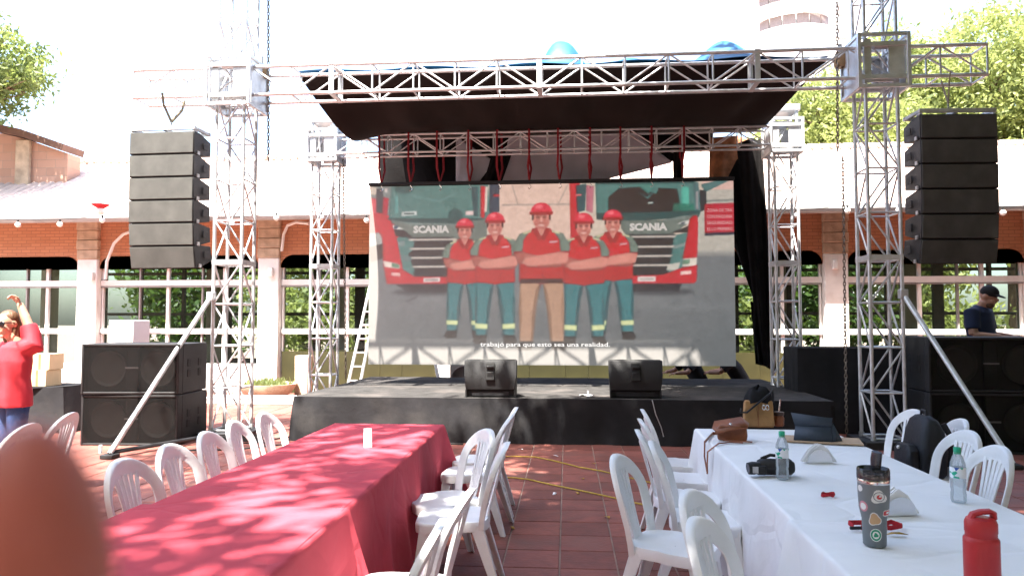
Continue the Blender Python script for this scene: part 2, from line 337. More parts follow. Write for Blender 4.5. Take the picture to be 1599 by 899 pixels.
# trees in view
BT = 'trees growing beyond the pavilion'
def far_tree(px_, Y, h, rx, rz, m, label, seed, n=420):
    b = py(*px_, Y); base = (b.x, Y, 0); cz = h - rz
    bl = [((b.x, Y, cz), (rx, rx, rz))] + [((b.x + rx * .75 * math.cos(a), Y + rx * .5 * math.sin(a), cz + rz * q), (rx * .55, rx * .55, rz * .5)) for a, q in ((.3, -.3), (1.7, .3), (2.8, -.1), (4.1, .45), (5.3, .1))]
    return tree('broadleaf_tree', base, max(1.5, cz - rz * .7), bl, n, 90, .105, m, label, seed, .28, .42, BT)
far_tree((1310, 160), 27, 10.2, 2.7, 2.6, LEAFY, 'yellow green tree showing between the truss sleeve and the tower beyond the roof', 21)
far_tree((1430, 160), 30, 12.9, 3.4, 4.0, LEAFY, 'yellow green tree rising behind the right end of the front truss', 22)
far_tree((1575, 140), 28, 13.2, 3.4, 4.6, LEAFY, 'tallest yellow green tree rising behind the right hanging speakers', 23)
far_tree((1700, 140), 27, 13.0, 3.6, 5., LEAFY, 'yellow green tree past the far end of the pavilion roof', 24)
tree('overhanging_tree', (-21, 17.5, 0), 5, [((-15.6, 17, 7.9), (1.8, 1.8, .7)), ((-14.4, 17, 8.2), (1.1, 1.3, .5)), ((-15.9, 17, 9.2), (1.3, 1.4, .5)), ((-14.9, 16.6, 7.1), (1.0, 1., .35)), ((-13.7, 16.8, 7.5), (.5, .7, .3)), ((-17.5, 17.3, 8.6), (2.2, 2, 1.4)), ((-16.4, 17.2, 10.), (1., 1., .4))], 250, 80, .085, LEAFM, 'feathery tree branch reaching out above the brick gable', 25, .3, .3)
for i, (x, h) in enumerate([(-15, 6.), (-10.5, 5.4), (-6.6, 5.8), (-3.2, 5.2), (.5, 5.6), (4., 5.3), (7.6, 5.6), (11.5, 6.2)]):
    tree('garden_tree', (x, 27 + (i % 3), 0), 1.2, [((x, 27 + (i % 3), h * .55), (2.3, 1.6, h * .42)), ((x + 1.3, 26, 1.3), (1.3, 1, 1.1))], 130, 50, .16, LEAFY if i % 2 else LEAFG, 'bushy garden tree showing through the pavilion windows', 40 + i, .16, .5, 'garden trees behind the pavilion')

# ------------------------------------------------------------------ pavilion building
FY = 16.8
bd = empty('pavilion_building', (0, FY, 0)); tag(bd, 'long low brick pavilion with white posts, big windows and pale tiled roof', 'building')
cols = [-15.95, -11.58, -7.13, -2.9, 1.35, 5.62, 9.8, 14.1]
cxm = [MB().box((0, 0, 0), (.52, .5, .225)).mesh('stone_block'), MB().box((0, 0, 0), (.54, .52, .225)).mesh('stone_block')]
for me in cxm: me.materials.append(STONE)
for x in cols:
    c = MB().box((x, 0, 1.56), (.5, .46, 3.12)).build('column', WHITEW, bd, .02)
    for k in range(4):
        o = bpy.data.objects.new('stone_block', cxm[k % 2]); C.objects.link(o); o.parent = c; o.location = (x + rnd.uniform(-.01, .01), 0, 3.235 + k * .232)
        d = o.modifiers.new('bevel', 'BEVEL'); d.width = .02; d.segments = 2
# fascia with rounded window heads, one per bay
for a, b in zip(cols[:-1], cols[1:]):
    x1, x2 = a + .26, b - .26; zt, zb, r = 4.06, 3.2, .3
    pts = [(x1, zt), (x1, zb - r)] + [(x1 + r * (1 - math.cos(t)) * 1.0, zb - r + r * math.sin(t)) for t in [k * math.pi / 12 for k in range(1, 7)]]
    pts += [(x2 - r * (1 - math.cos(t)), zb - r + r * math.sin(t)) for t in [k * math.pi / 12 for k in range(6, -1, -1)]] + [(x2, zt)]
    mb = MB(); n = len(pts)
    vs = [(p[0], -.14, p[1]) for p in pts] + [(p[0], .14, p[1]) for p in pts]
    half = n // 2; fs = []
    for i in range(half - 0):
        j = n - 1 - i
        if i + 1 <= j - 1 - 0 and i + 1 < j: fs += [(i, i + 1, j - 1, j), (i + n, j + n, j - 1 + n, i + 1 + n)]
    fs += [(i, i + n, (i + 1) % n + n, (i + 1) % n) for i in range(n)]
    mb.add(vs, fs); mb.build('brick_fascia', BRICK, bd, sharp=30)
    # window: frame members and panes
    wd = empty('window'); wd.parent = bd
    behind = -8 < a < 5
    for z, h, dep in ((2.56, .13, .12), (1.43, .1, .12)) + (() if behind else ((.62, .08, .1),)):
        bar('transom', ((x1 + x2) / 2, -.02, z), (x2 - x1, dep, h), FRAME, wd)
    for z, h in ((2.47, .03), (1.365, .025)): bar('glazing_bar', ((x1 + x2) / 2, -.03, z), (x2 - x1, .1, h), GUTTER, wd)
    W = x2 - x1; mull = [.0, .24, .42, .64, .78, 1.0]
    for f in mull:
        wide = .07 if f in (.42, .78) else .035
        bar('mullion', (x1 + .03 + f * (W - .06), .0, 1.64), (wide, .09, 3.1), FRAME if f in (.42, .78, 0, 1.) else GUTTER, wd)
    lz = .96 if behind else .6
    for f0, f1 in zip(mull[:-1], mull[1:]):
        for z0, z1 in ((lz + .06, 1.37), (1.49, 2.48), (2.63, 3.3)):
            pw = (f1 - f0) * (W - .06)
            bar('pane', (x1 + .03 + (f0 + f1) / 2 * (W - .06), .03, (z0 + z1) / 2), (pw - .02, .008, z1 - z0 + .04), GLASS, wd)
        bar('lower_panel', (x1 + .03 + (f0 + f1) / 2 * (W - .06), -.06, lz / 2), ((f1 - f0) * (W - .06) - .006, .05, lz), OLIVE if behind else WHITEW, wd)
# interior: floor, ceiling, cream posts, rear frame
MB().box((-.9, 3.2, -.02 + .03), (30, 6.2, .03)).build('interior_floor', M('interior_floor', (.35, .3, .25), .5), bd)
MB().box((-.9, 3.0, 3.55), (30, 5.6, .1)).build('ceiling', M('ceiling_boards', (.34, .28, .2), .8), bd)
for x in [-14.1, -12.95, -9.5, -6.05, -3.9, 0, 3.6, 4.95, 8., 12]: MB().box((x, 1.9, 1.76), (.3, .3, 3.46)).build('inner_post', CREAM, bd, .01)
for z in (.25, 1.9, 3.2): MB().box((-.9, 6.0, z), (30, .1, .09 if z > .5 else .5)).build('rear_rail', DARKIN, bd)
for k in range(21): MB().box((-15.5 + k * 1.45, 6.0, 1.75), (.1 if k % 3 else .3, .12, 3.46)).build('rear_post', DARKIN, bd)
# roof
RZ0, RZ1, RY1 = 4.12, 6.2, 3.2
def roof(u, v, dz=0): return (-19 + 36 * u, -.95 + (RY1 + .95) * v, RZ0 - .12 + (RZ1 - RZ0 + .12) * v + dz)
mb = MB(); N = 150
for k in range(N):                                          # barrel tile courses running down the slope
    u0, u1 = k / N, (k + 1) / N; rings = []
    for v in (0, 1):
        rings.append([Vector(roof(u0 + (u1 - u0) * q, v, .055 * math.sin(math.pi * q) ** .7 + (.0 if q in (0, 1) else 0))) for q in (0, .12, .3, .5, .7, .88, 1)])
    mb.loft(rings, cap=False, closed=False)
rf = mb.build('roof', ROOF, bd, sharp=60)
MB().add([roof(0, 0, -.03), roof(1, 0, -.03), roof(1, 1, -.03), roof(0, 1, -.03)], [(0, 1, 2, 3)]).build('roof_deck', M('roof_timber', (.3, .22, .16), .8), rf, solid=.05)
MB().add([roof(0, 1), roof(1, 1), (17, 6.9, 4.1), (-19, 6.9, 4.1)], [(0, 1, 2, 3)]).build('rear_slope', ROOF, rf, solid=.05)
MB().tube([(-19, -1.0, 3.98), (17, -1.0, 3.98)], .09, 8).build('gutter', GUTTER, bd)
MB().box((-1, -.05, 4.1), (36, .5, .06)).build('soffit_board', GUTTER, bd)
rb = MB()
for k in range(120): rb.box((-19 + k * .3, RY1, RZ1 + .05), (.28, .3, .14))
rb.build('ridge_tiles', ROOF, bd, .03)['kind'] = 'stuff'
for pts in ([(165, 436), (167, 408), (178, 380), (192, 366), (206, 361)], [(440, 392), (443, 366), (449, 352), (462, 347), (482, 349)]):
    MB().tube([py(x, y, FY - .3) - Vector((0, FY, 0)) for x, y in pts], .035, 8).build('conduit', FRAME, bd)
for x, y in ((143, 432), (423, 425), (1304, 413)):
    p = py(x, y, FY - .3) - Vector((0, FY, 0)); MB().box(p, (.11, .1, .2)).build('wall_lamp', FRAME, bd, .02)
# string of bulbs under the eave
st = empty('string_light', (0, 15.5, 3.75)); tag(st, 'string of round white bulbs looped along the pavilion eave', 'string light')
pts = []; nb = 26
for k in range(nb * 4 + 1): x = -14 + k * 26 / (nb * 4); pts.append((x, 0, .3 - .14 * math.sin(math.pi * ((k % 16) / 16))))
MB().tube(pts, .008, 5).build('cable', RUBBER, st)
BULB = M('white_bulb', (.85, .82, .74), .25, 0, .03, spec=.6)
for k in range(2, nb * 4, 4):
    x, _, z = pts[k]; b = MB().ball((x, 0, z - .11), .06, 10, 7).build('bulb', BULB, st); MB().lathe([(.02, z - .06), (.022, z)], 8, (x, 0, 0)).build('socket', RUBBER, b)
pl = empty('pendant_lamp', py(157, 326, 15.4)); tag(pl, 'red cone shaded lamp hanging from the pavilion eave near white post', 'lamp')
MB().lathe([(.06, .0), (.2, .09), (.19, .1)], 12).build('lamp_shade', REDW, pl); MB().ball((0, 0, -.05), .09, 10, 7).build('bulb', BULB, pl); MB().tube([(0, 0, .08), (0, 0, .22)], .01, 6).build('stem', RUBBER, pl)

# brick gable beyond the roof
gb = empty('brick_gable', (0, 18.3, 0)); tag(gb, 'brick gable wall with dark verge behind the pavilion roof', 'building')
mid = [(-60, 190), (0, 208), (40, 217), (106, 240)]
top = [py(x, y, 18.3) for x, y in mid]; pts = [(p.x, p.z) for p in top] + [(top[-1].x, 4.), (top[0].x, 4.)]
MB().ext(pts, 1, .0, .5).build('gable_wall', GABLE, gb)
MB().ext([(p.x, p.z + .02) for p in top] + [(p.x + .05, p.z + .2) for p in reversed(top)], 1, -.25, .6).build('verge', M('dark_verge', (.14, .08, .06), .8), gb)
MB().box((top[2].x, -.06, top[2].z - .8), (.4, .1, 1.5)).build('pier', STONE, gb, .02)

# apartment tower far off
at_ = empty('apartment_tower', (0, 0, 0)); tag(at_, 'tall pale apartment tower with curved bands of balconies far away', 'building')
tc_ = py(1256, 100, 95); rr = 6.2; cy = 95 + 5
TW = M('tower_render', (.72, .7, .68), .8); TWN = M('tower_window', (.2, .16, .15), .4)
def arc(r, z0, z1, a0=R(200), a1=R(322), n=24, r2=None):
    r2 = r2 or r - .5; o_ = [Vector((tc_.x - .2 + r * math.cos(a0 + (a1 - a0) * k / n), cy + r * math.sin(a0 + (a1 - a0) * k / n))) for k in range(n + 1)]
    i_ = [Vector((tc_.x - .2 + r2 * math.cos(a0 + (a1 - a0) * k / n), cy + r2 * math.sin(a0 + (a1 - a0) * k / n))) for k in range(n, -1, -1)]
    mb = MB(); mb.ext([(p.x, p.y) for p in o_ + i_], 2, z0, z1); return mb
MB().lathe([(rr - 1.4, 0), (rr - 1.4, 62)], 28, (tc_.x - .2, cy, 0)).build('wall', TW, at_)
MB().box((tc_.x + 6, cy + 8, 29), (10, 12, 58)).build('rear_block', TW, at_)
zt = py(1236, 32, 93).z
for k in range(-9, 5):
    z = zt + k * 3.2
    arc(rr, z - 1.35, z - .1).build('balcony', TW, at_)
    for q in range(6 if k >= 0 else 0):
        a0 = R(206 + q * 19); arc(rr - 1.1, z + .1, z + 1.7, a0, a0 + R(17), 4, rr - 1.3).build('window', TWN, at_)
for k in range(8):
    for q in range(2): MB().box((tc_.x + 4.5 + q * 3, cy + 1.95, zt - 8 + k * 3.2), (1.6, .1, 1.5)).build('window', TWN, at_)

# ------------------------------------------------------------------ stage
SZ = .6; SX0, SX1, SY0, SY1 = -3.88, 3.3, 9.92, 13.75
sg = empty('stage', (0, 0, 0)); tag(sg, 'low wide stage covered in black carpet and cloth skirt', 'stage')
rg = random.Random(3)
def deck(u, v):
    x = SX0 + (SX1 - SX0) * u; y = SY0 + (SY1 - SY0) * v
    return (x, y, SZ + .006 * math.sin(x * 5 + y * 3) * math.sin(y * 4.1 - x) * min(1, 40 * v * u * (1 - u)))
MB().grid(deck, 60, 36).build('deck', CARPET, sg)
def skirt(u, v):
    P = 2 * (SY1 - SY0) + (SX1 - SX0); s = u * P; d = SY1 - SY0
    if s < d: x, y, nx, ny = SX0, SY1 - s, -1, 0
    elif s < d + SX1 - SX0: x, y, nx, ny = SX0 + s - d, SY0, 0, -1
    else: x, y, nx, ny = SX1, SY0 + s - d - (SX1 - SX0), 1, 0
    a = v * (.025 + .02 * math.sin(s * 3.7) + .012 * math.sin(s * 9.1 + 1) + .01 * math.sin(s * 17)) + .012 * math.sin(v * 3.1 + s * 2) * v
    c = .05 * v * max(0, 1 - abs(s - d) / .5)
    return (x + nx * a - c * .6, y + ny * a - c * .3, (SZ - .002) * (1 - v) + .002)
MB().grid(skirt, 260, 12).build('skirt', CLOTHK, sg, sharp=80)
for x in (-3.4, -1.1, 1.2, 3.0):
    for y in (10.3, 13.3): MB().box((x, y, .29), (.08, .08, .56)).build('leg', STEEL, sg)
MB().tube([(.98, 9.87, .6), (1.02, 9.84, .42), (1.09, 9.85, .25), (1.12, 9.85, .13)], .007, 6).build('cable', STEEL, sg)

# ------------------------------------------------------------------ trusses
def truss(parent, O, ax, u, v, L, sec, panel, rc, rb_, joint=0, faces='auvb'):
    O, ax, u, v = Vector(O), Vector(ax), Vector(u), Vector(v); h = sec / 2
    cn = [O + u * a * h + v * b * h for a, b in ((-1, -1), (1, -1), (1, 1), (-1, 1))]
    for c in cn: rod('chord', c, c + ax * L, rc, ALU, parent, 10)
    n = int(round(L / panel)); pl_ = L / n; tall = abs(ax.z) > .5
    for k in range(n + 1):
        for i in range(4): rod('rung', cn[i] + ax * pl_ * k, cn[(i + 1) % 4] + ax * pl_ * k, rb_, ALU, parent)
        if k < n:
            for i, j in (((0, 1), (3, 2), (1, 2), (0, 3)) if tall else ((1, 2), (0, 3))):
                a, b = (i, j) if (k + (i + j == 3)) % 2 else (j, i)
                rod('diagonal', cn[a] + ax * pl_ * k, cn[b] + ax * pl_ * (k + 1), rb_, ALU, parent)
        if joint and k and k % joint == 0 and k < n:
            t = abs(ax.x) > .5
            for i in range(4):
                q = (cn[i] + cn[(i + 1) % 4]) / 2 + ax * pl_ * k; e = cn[(i + 1) % 4] - cn[i]
                sz = [abs(e[d]) + .05 if abs(e[d]) > .01 else .02 for d in range(3)]; kx = [abs(ax[d]) for d in range(3)].index(1); sz[kx] = .07
                bar('joint_plate', q + (q - (cn[0] + cn[2]) / 2 - ax * pl_ * k) * .04, sz, ALU, parent)
def sleeve(parent, c, w_, h, lean):
    c = Vector(c); mb = MB(); q = w_ / 2; t = .045
    for sx in (-1, 1):
        for sy in (-1, 1): mb.box(c + Vector((sx * q, sy * q, 0)), (t, t, h))
    for z in (-h / 2 + .02, h / 2 - .02):
        for s in (-1, 1):
            mb.box(c + Vector((0, s * q, z)), (w_ - t, t * .9, t)); mb.box(c + Vector((s * q, 0, z)), (t * .9, w_ - t, t))
    for z in (-h * .3, h * .3):
        for s in (-1, 1): mb.box(c + Vector((0, s * (q - .012), z)), (w_ - t, .025, .06))
    o = mb.build('sleeve_block', ALU, parent, .004)
    for s in (-1, 1):
        MB().box(c + Vector((-q * .62, s * (q - .035), 0)), (.09, .02, h * .8)).build('sleeve_plate', ALU, o)
        MB().box(c + Vector((q * .55, s * (q - .035), 0)), (.2, .02, h * .62)).build('sleeve_plate', ALU, o)
        MB().box(c + Vector((s * (q - .004), .02, 0)), (.012, w_ * .8, h * .86)).build('side_plate', ALU, o)
        for z in (-.2, .2): MB().tube([c + Vector((-.1, s * (q - .06), z)), c + Vector((.1, s * (q - .06), z))], .035, 10).build('roller', STEEL, o)
    return o
def tower(loc, sec, H_, label, panel, sl, slz, slh, joint=4):
    t = empty('truss_tower', loc); tag(t, label, 'tower', 'lattice towers at the corners of the stage')
    truss(t, (0, 0, .12), (0, 0, 1), (1, 0, 0), (0, 1, 0), H_, sec, panel, .025, .0135, joint)
    MB().box((0, 0, .05), (sec + .3, sec + .3, .1)).build('base_frame', BLACK, t, .01)
    for sx in (-1, 1):
        for sy in (-1, 1): MB().lathe([(.035, .1), (.035, .16)], 10, (sx * sec / 2, sy * sec / 2, 0)).build('leg_foot', STEEL, t)
    sleeve(t, (0, 0, slz), sl, slh, 0)
    MB().box((0, 0, .12 + H_ + .05), (sec + .1, sec + .1, .1)).build('head_block', ALU, t, .01)
    return t
def outrigger(t, top, foot):
    top, foot = Vector(top), Vector(foot)
    rod('outrigger', foot + Vector((0, 0, .06)), top, .032, ALU, t, 12)
    MB().box(foot + Vector((0, 0, .03)), (.16, .16, .05)).build('outrigger_foot', BLACK, t, .01); MB().box(top, (.1, .1, .12)).build('clamp', STEEL, t, .01)
    b = Vector((0, -.2, .08)); rod('foot_bar', foot + Vector((0, 0, .07)), b, .026, BLACK, t)
    MB().tube([foot + Vector((-.12, .0, .06)), foot + Vector((-.12, 0, .16))], .02, 8).build('jack_handle', STEEL, t)
TL = tower((-4.87, 10.15, 0), .4, 7.6, 'front lattice tower beside the two stacked subwoofers', .6, .62, 5.02, .72)
ft = py(172, 693, 8.42); outrigger(TL, Vector((-.22, -.22, 1.98)), Vector((ft.x + 4.87, 8.42 - 10.15, 0.0)))
TR = tower((3.99, 10.15, 0), .4, 7.6, 'front lattice tower next to the white table chairs', .6, .62, 5.02, .72)
ft = py(1580, 693, 8.7); outrigger(TR, Vector((.2, -.22, 1.98)), Vector((ft.x - 3.99, 8.7 - 10.15, 0)))
TBL = tower((-4.29, 12.3, 0), .36, 4.9, 'shorter rear lattice tower behind the ladder side of the stage', .58, .5, 4.62, .56)
TBR = tower((3.36, 12.3, 0), .36, 4.9, 'shorter rear lattice tower beside the hanging black drape', .58, .5, 4.62, .56)
ft_ = empty('front_truss', (-6.35, 10.2, 5.04)); tag(ft_, 'long front aluminium box truss carrying the hanging speakers', 'truss')
truss(ft_, (0, 0, 0), (1, 0, 0), (0, 1, 0), (0, 0, 1), 11.7, .4, .6, .025, .0135, 5)
rt = empty('rear_truss', (-4.02, 12.15, 4.6)); tag(rt, 'thinner rear box truss carrying the red straps of the screen', 'truss')
truss(rt, (0, 0, 0), (1, 0, 0), (0, 1, 0), (0, 0, 1), 7.1, .3, .44, .019, .011, 0)

def chain(name, a, b, label):
    a, b = Vector(a), Vector(b); n = int((a - b).length / .052); mb = MB(); d = (b - a) / n
    for k in range(n):
        c = a + d * (k + .5); off = Vector((1, 0, 0)) if k % 2 else Vector((0, 1, 0))
        mb.tube([c + off * .016 * math.cos(t) + Vector((0, 0, .036 * math.sin(t))) for t in [2 * math.pi * i / 8 for i in range(9)]], .0075, 5)
    return tag(mb.build(name, CHAIN), label, 'chain', 'hoist chains of the lattice towers')
chain('hoist_chain', py(1307, -30, 10.35), py(1308, 236, 10.35), 'dark hoist chain hanging beside the sleeve near right hanging speakers')
chain('hoist_chain', py(419, -30, 10.35), py(419, 252, 10.35), 'hoist chain hanging beside the tower by the subwoofers')
chain('hoist_chain', py(536, 245, 12.4), py(540, 590, 12.4), 'long hoist chain hanging by the ladder')
chain('hoist_chain', py(1316, 245, 10.4), py(1322, 675, 10.4), 'long slack chain hanging down to ground by black draped case')
for (x, y, Yp, lab) in ((408, 112, 10.35, 'chain hoist motor on the tower by the subwoofers'), (1312, 95, 10.4, 'chain hoist motor on the tower by the hanging dark speakers')):
    p = py(x, y, Yp); h = empty('chain_hoist', p); tag(h, lab, 'hoist', 'chain hoists')
    MB().lathe([(.07, -.1), (.085, -.06), (.085, .06), (.07, .1)], 12).build('gear_case', M('hoist_paint', (.3, .2, .1), .5), h)
    MB().box((0, .0, .16), (.05, .05, .14)).build('hook', STEEL, h, .01)

# ------------------------------------------------------------------ canopy
cn = empty('stage_canopy', (0, 0, 0)); tag(cn, 'sagging canopy over the stage, blue tarpaulin above black lining', 'canopy')
FLc, FRc, RLc, RRc = Vector((-4.08, 10.42, 5.26)), Vector((3.5, 10.42, 5.26)), Vector((-3.6, 12.32, 4.8)), Vector((3.05, 12.32, 4.8))
def can(u, v, dz=0):
    p = FLc.lerp(FRc, u).lerp(RLc.lerp(RRc, u), v); s = math.sin(math.pi * v)
    sag = .17 * s * (.75 + .25 * math.sin(u * 9 + 1)) + .03 * math.sin(u * 37 + 3 * v) * s + .015 * math.sin(u * 71 + 2) * s
    e = min(u, 1 - u); sag += .16 * math.exp(-(u / .1) ** 2) * s + .07 * math.exp(-(e / .05) ** 2) * s
    ins = .17 * s * math.exp(-(e / .08) ** 2) * (1 if u < .5 else -1)
    return Vector((p.x + ins, p.y, p.z - sag + dz))
MB().grid(lambda u, v: can(u, v), 90, 24).build('black_lining', LINING, cn, sharp=80)
def canb(u, v):
    p = can(u, v, .05 + .02 * math.sin(u * 31)); x = p.x
    b = .76 * math.exp(-abs((x + .2) / .34) ** 2.6 - ((v - .32) / .22) ** 2) + .74 * math.exp(-((x - 2.2) / .6) ** 2 - ((v - .35) / .25) ** 2) + .42 * math.exp(-((x - .8) / .6) ** 2 - ((v - .3) / .2) ** 2) + .1 * math.exp(-((x + 2.4) / .8) ** 2 - ((v - .3) / .2) ** 2)
    return Vector((x, p.y, p.z + b * min(1, v * 8)))
MB().grid(canb, 120, 24).build('blue_sheet', BLUE, cn, sharp=80)

def flap(u, v):  # sheet added behind the rear truss to keep sun off the drapes
    p = can(u, 1); q = .0 if v == 0 else .02 * math.sin(u * 23 + v * 3)
    return Vector((p.x + (.5 - u) * .5 * v, p.y + 2.1 * v, p.z + .005 + .46 * v + q))
MB().grid(flap, 60, 12).build('added_shade_flap', LINING, cn, sharp=80)

# ------------------------------------------------------------------ drapes behind the screen
def interp(pts, t):
    L = [0]
    for a, b in zip(pts, pts[1:]): L.append(L[-1] + math.hypot(b[0] - a[0], b[1] - a[1]))
    s = t * L[-1]
    for i in range(len(pts) - 1):
        if s <= L[i + 1] or i == len(pts) - 2:
            q = (s - L[i]) / max(1e-6, L[i + 1] - L[i]); return (pts[i][0] + (pts[i + 1][0] - pts[i][0]) * q, pts[i][1] + (pts[i + 1][1] - pts[i][1]) * q)
def drape(name, top, bot, Y, m, label, rip=.04, fr=22, Yb=None):
    def f(u, v):
        a, b = interp(top, u), interp(bot, u); q = (a[0] + (b[0] - a[0]) * v, a[1] + (b[1] - a[1]) * v)
        return py(*q, Y + ((Yb or Y) - Y) * v + rip * math.sin(u * fr + 2 * math.sin(v * 3)) * (.4 + v) + .3 * rip * math.sin(u * fr * 2.7 + v * 4))
    o = MB().grid(f, 48, 24).build(name, m, None, solid=.006, sharp=80); return tag(o, label, 'drape')
drape('black_backdrop', [(588, 196), (840, 196), (1112, 186)], [(597, 300), (840, 300), (1000, 262), (1052, 252), (1068, 236), (1112, 236)], 14.0, DRAPE, 'black backdrop cloth hung above and behind the screen')
drape('grey_tarpaulin', [(795, 212), (880, 205), (985, 203)], [(776, 300), (900, 292), (1050, 254)], 13.3, GREYT, 'large grey tarpaulin tied behind the rear truss', .02, 9, 13.6)
drape('grey_tarpaulin', [(712, 205), (722, 220), (772, 252)], [(712, 300), (728, 300), (742, 292)], 13.35, GREYT, 'small grey tarpaulin corner knotted next to the larger tarpaulin', .015, 6)
drape('black_rag', [(768, 240), (800, 238)], [(752, 296), (778, 300)], 13.28, DRAPE, 'twisted black cloth knotted between the two grey tarpaulins', .02, 8)
drape('knotted_cord', [(1050, 232), (1068, 232)], [(1052, 292), (1066, 292)], 13.5, DRAPE, 'narrow black cloth strip tied beside the bright gap', .02, 8)
drape('brown_shade_cloth', [(1108, 215), (1150, 212), (1180, 220)], [(1105, 400), (1150, 345), (1178, 335)], 13.6, BROWNT, 'rough brown shade cloth hanging next to the screen', .03, 12)
drape('black_curtain', [(1110, 330), (1150, 250), (1188, 214)], [(1146, 380), (1178, 470), (1206, 560)], 13.2, DRAPE, 'long black curtain hanging and gathered between screen and rear tower', .03, 10)
drape('black_curtain', [(1150, 225), (1174, 215), (1190, 222)], [(1186, 565), (1200, 575), (1212, 580)], 13.0, DRAPE, 'thin black curtain tail along the rear tower', .04, 9)
drape('black_curtain', [(1172, 470), (1200, 480)], [(1180, 568), (1196, 572)], 13.1, DRAPE, 'gathered black curtain end knotted near the stage floor', .05, 8)

# ------------------------------------------------------------------ LED screen: the picture is painted into the LED grid, one colour per diode cell
X0, X1, Y0, Y1, K = 575., 1151., 284., 572., 2
W_, H_ = int((X1 - X0) * K), int((Y1 - Y0) * K)
cv = np.zeros((H_, W_, 3)); YY, XX = np.mgrid[0:H_, 0:W_]; PX = X0 + (XX + .5) / K; PY = Y0 + (YY + .5) / K
def put(mask, col, al=1.0):
    c = np.array(col, float) / 255; m = mask * al; cv[:] = cv * (1 - m[..., None]) + c * m[..., None]
def pmask(pts, sl=(slice(None), slice(None))):
    px_, py_ = PX[sl], PY[sl]; m = np.zeros(px_.shape, bool); n = len(pts)
    for i in range(n):
        (xa, ya), (xb, yb) = pts[i], pts[(i + 1) % n]
        if ya == yb: continue
        c = ((ya > py_) != (yb > py_)); xi = (xb - xa) * (py_ - ya) / (yb - ya) + xa; m ^= c & (px_ < xi)
    return m.astype(float)
def blur(m, r):
    r = int(r * K)
    for ax in (0, 1):
        if r < 1: break
        p = np.pad(m, [(r, r) if a == ax else (0, 0) for a in range(m.ndim)], 'edge'); cs = np.cumsum(p, ax); cs = np.insert(cs, 0, 0, ax); n = 2 * r + 1
        m = (np.take(cs, range(n, cs.shape[ax]), ax) - np.take(cs, range(0, cs.shape[ax] - n), ax)) / n
    return m
SHADE = [0.]
def poly(col, *pts, al=1, b=0):
    if SHADE[0]:
        xs = [p[0] for p in pts]; ys = [p[1] for p in pts]
        i0, i1 = max(0, int((min(ys) - Y0 - 8) * K)), min(H_, int((max(ys) - Y0 + 8) * K)); j0, j1 = max(0, int((min(xs) - X0 - 8) * K)), min(W_, int((max(xs) - X0 + 8) * K)); sl = (slice(i0, i1), slice(j0, j1))
        m = pmask(pts, sl); e = 1 - SHADE[0] * 2 * (1 - blur(m, 2.5)) + .05 * (blur(np.roll(m, 6, 1), 2) - blur(np.roll(m, -6, 1), 2)); q = m * al
        cv[sl] = cv[sl] * (1 - q[..., None]) + (np.array(col, float) / 255) * (e * q)[..., None]; return
    m = pmask(pts); put(blur(m, b) if b else m, col, al)
def ell(col, cx, cy, rx, ry, al=1, b=0, ymax=None):
    m = (((PX - cx) / rx) ** 2 + ((PY - cy) / ry) ** 2 < 1).astype(float)
    if ymax is not None: m *= PY < ymax
    put(blur(m, b) if b else m, col, al)
put(np.ones((H_, W_)), (196, 180, 165))
poly((210, 180, 165), (785, 280), (905, 280), (905, 400), (785, 400))
for l_ in ([(805, 288), (814, 318), (816, 318), (807, 288)], [(893, 288), (878, 318), (880, 318), (895, 288)], [(790, 318), (905, 318), (905, 321), (790, 321)]): poly((150, 140, 132), *l_, al=.7)
poly((205, 170, 160), (1100, 280), (1152, 280), (1152, 400), (1100, 400)); poly((176, 170, 160), (1090, 300), (1152, 300), (1152, 400), (1090, 400)); poly((120, 125, 122), (1100, 316), (1152, 315), (1152, 318), (1100, 319))
put(np.clip((PY - 392) / 12, 0, 1), (112, 116, 118)); put(np.clip((PY - 440) / 110, 0, 1), (100, 104, 106), .8)
ell((125, 127, 128), 850, 470, 200, 14, .5, 6); ell((122, 126, 128), 1080, 480, 90, 6, .4, 4); ell((120, 122, 124), 640, 480, 60, 4, .5, 3)
poly((70, 74, 78), (636, 470), (655, 462), (657, 464), (640, 472), al=.8, b=1)
RED, REDD, TEAL, DTEAL, HOOD, DARK, SIL = (186, 52, 66), (150, 44, 58), (84, 122, 118), (54, 86, 86), (108, 118, 112), (44, 54, 60), (196, 184, 174)
SHADE[0] = .09
# left truck
poly((120, 128, 126), (575, 284), (640, 284), (640, 400), (575, 400)); poly((196, 180, 165), (575, 284), (592, 290), (588, 300), (575, 300))
poly(RED, (576, 304), (594, 308), (606, 332), (620, 345), (632, 408), (575, 380)); poly((214, 110, 112), (576, 304), (590, 310), (592, 330), (577, 330), al=.5, b=2)
poly((160, 160, 156), (576, 362), (600, 360), (602, 382), (576, 384)); poly((50, 56, 60), (576, 384), (600, 378), (600, 402), (580, 408), b=1)
poly((60, 70, 74), (588, 290), (599, 292), (598, 330), (588, 328)); poly((178, 60, 74), (599, 304), (608, 306), (606, 334), (598, 332)); poly((200, 190, 184), (601, 290), (606, 290), (606, 297), (601, 297))
poly(TEAL, (612, 284), (768, 284), (771, 334), (766, 346), (608, 346)); poly(DTEAL, (606, 338), (768, 340), (766, 352), (608, 347), b=1)
ell(DTEAL, 633, 290, 16, 9, .9, 2); ell(DTEAL, 716, 336, 12, 12, .9, 1); poly((96, 148, 144), (618, 302), (624, 302), (624, 330), (618, 330), b=2); poly((112, 150, 148), (640, 300), (690, 310), (720, 296), (720, 299), (690, 314), (640, 303), al=.6, b=1)
poly((190, 196, 192), (629, 328), (654, 327), (654, 334), (629, 335)); poly(DTEAL, (633, 330), (650, 330), (650, 332), (633, 332)); poly((214, 190, 186), (732, 328), (748, 328), (748, 335), (732, 335))
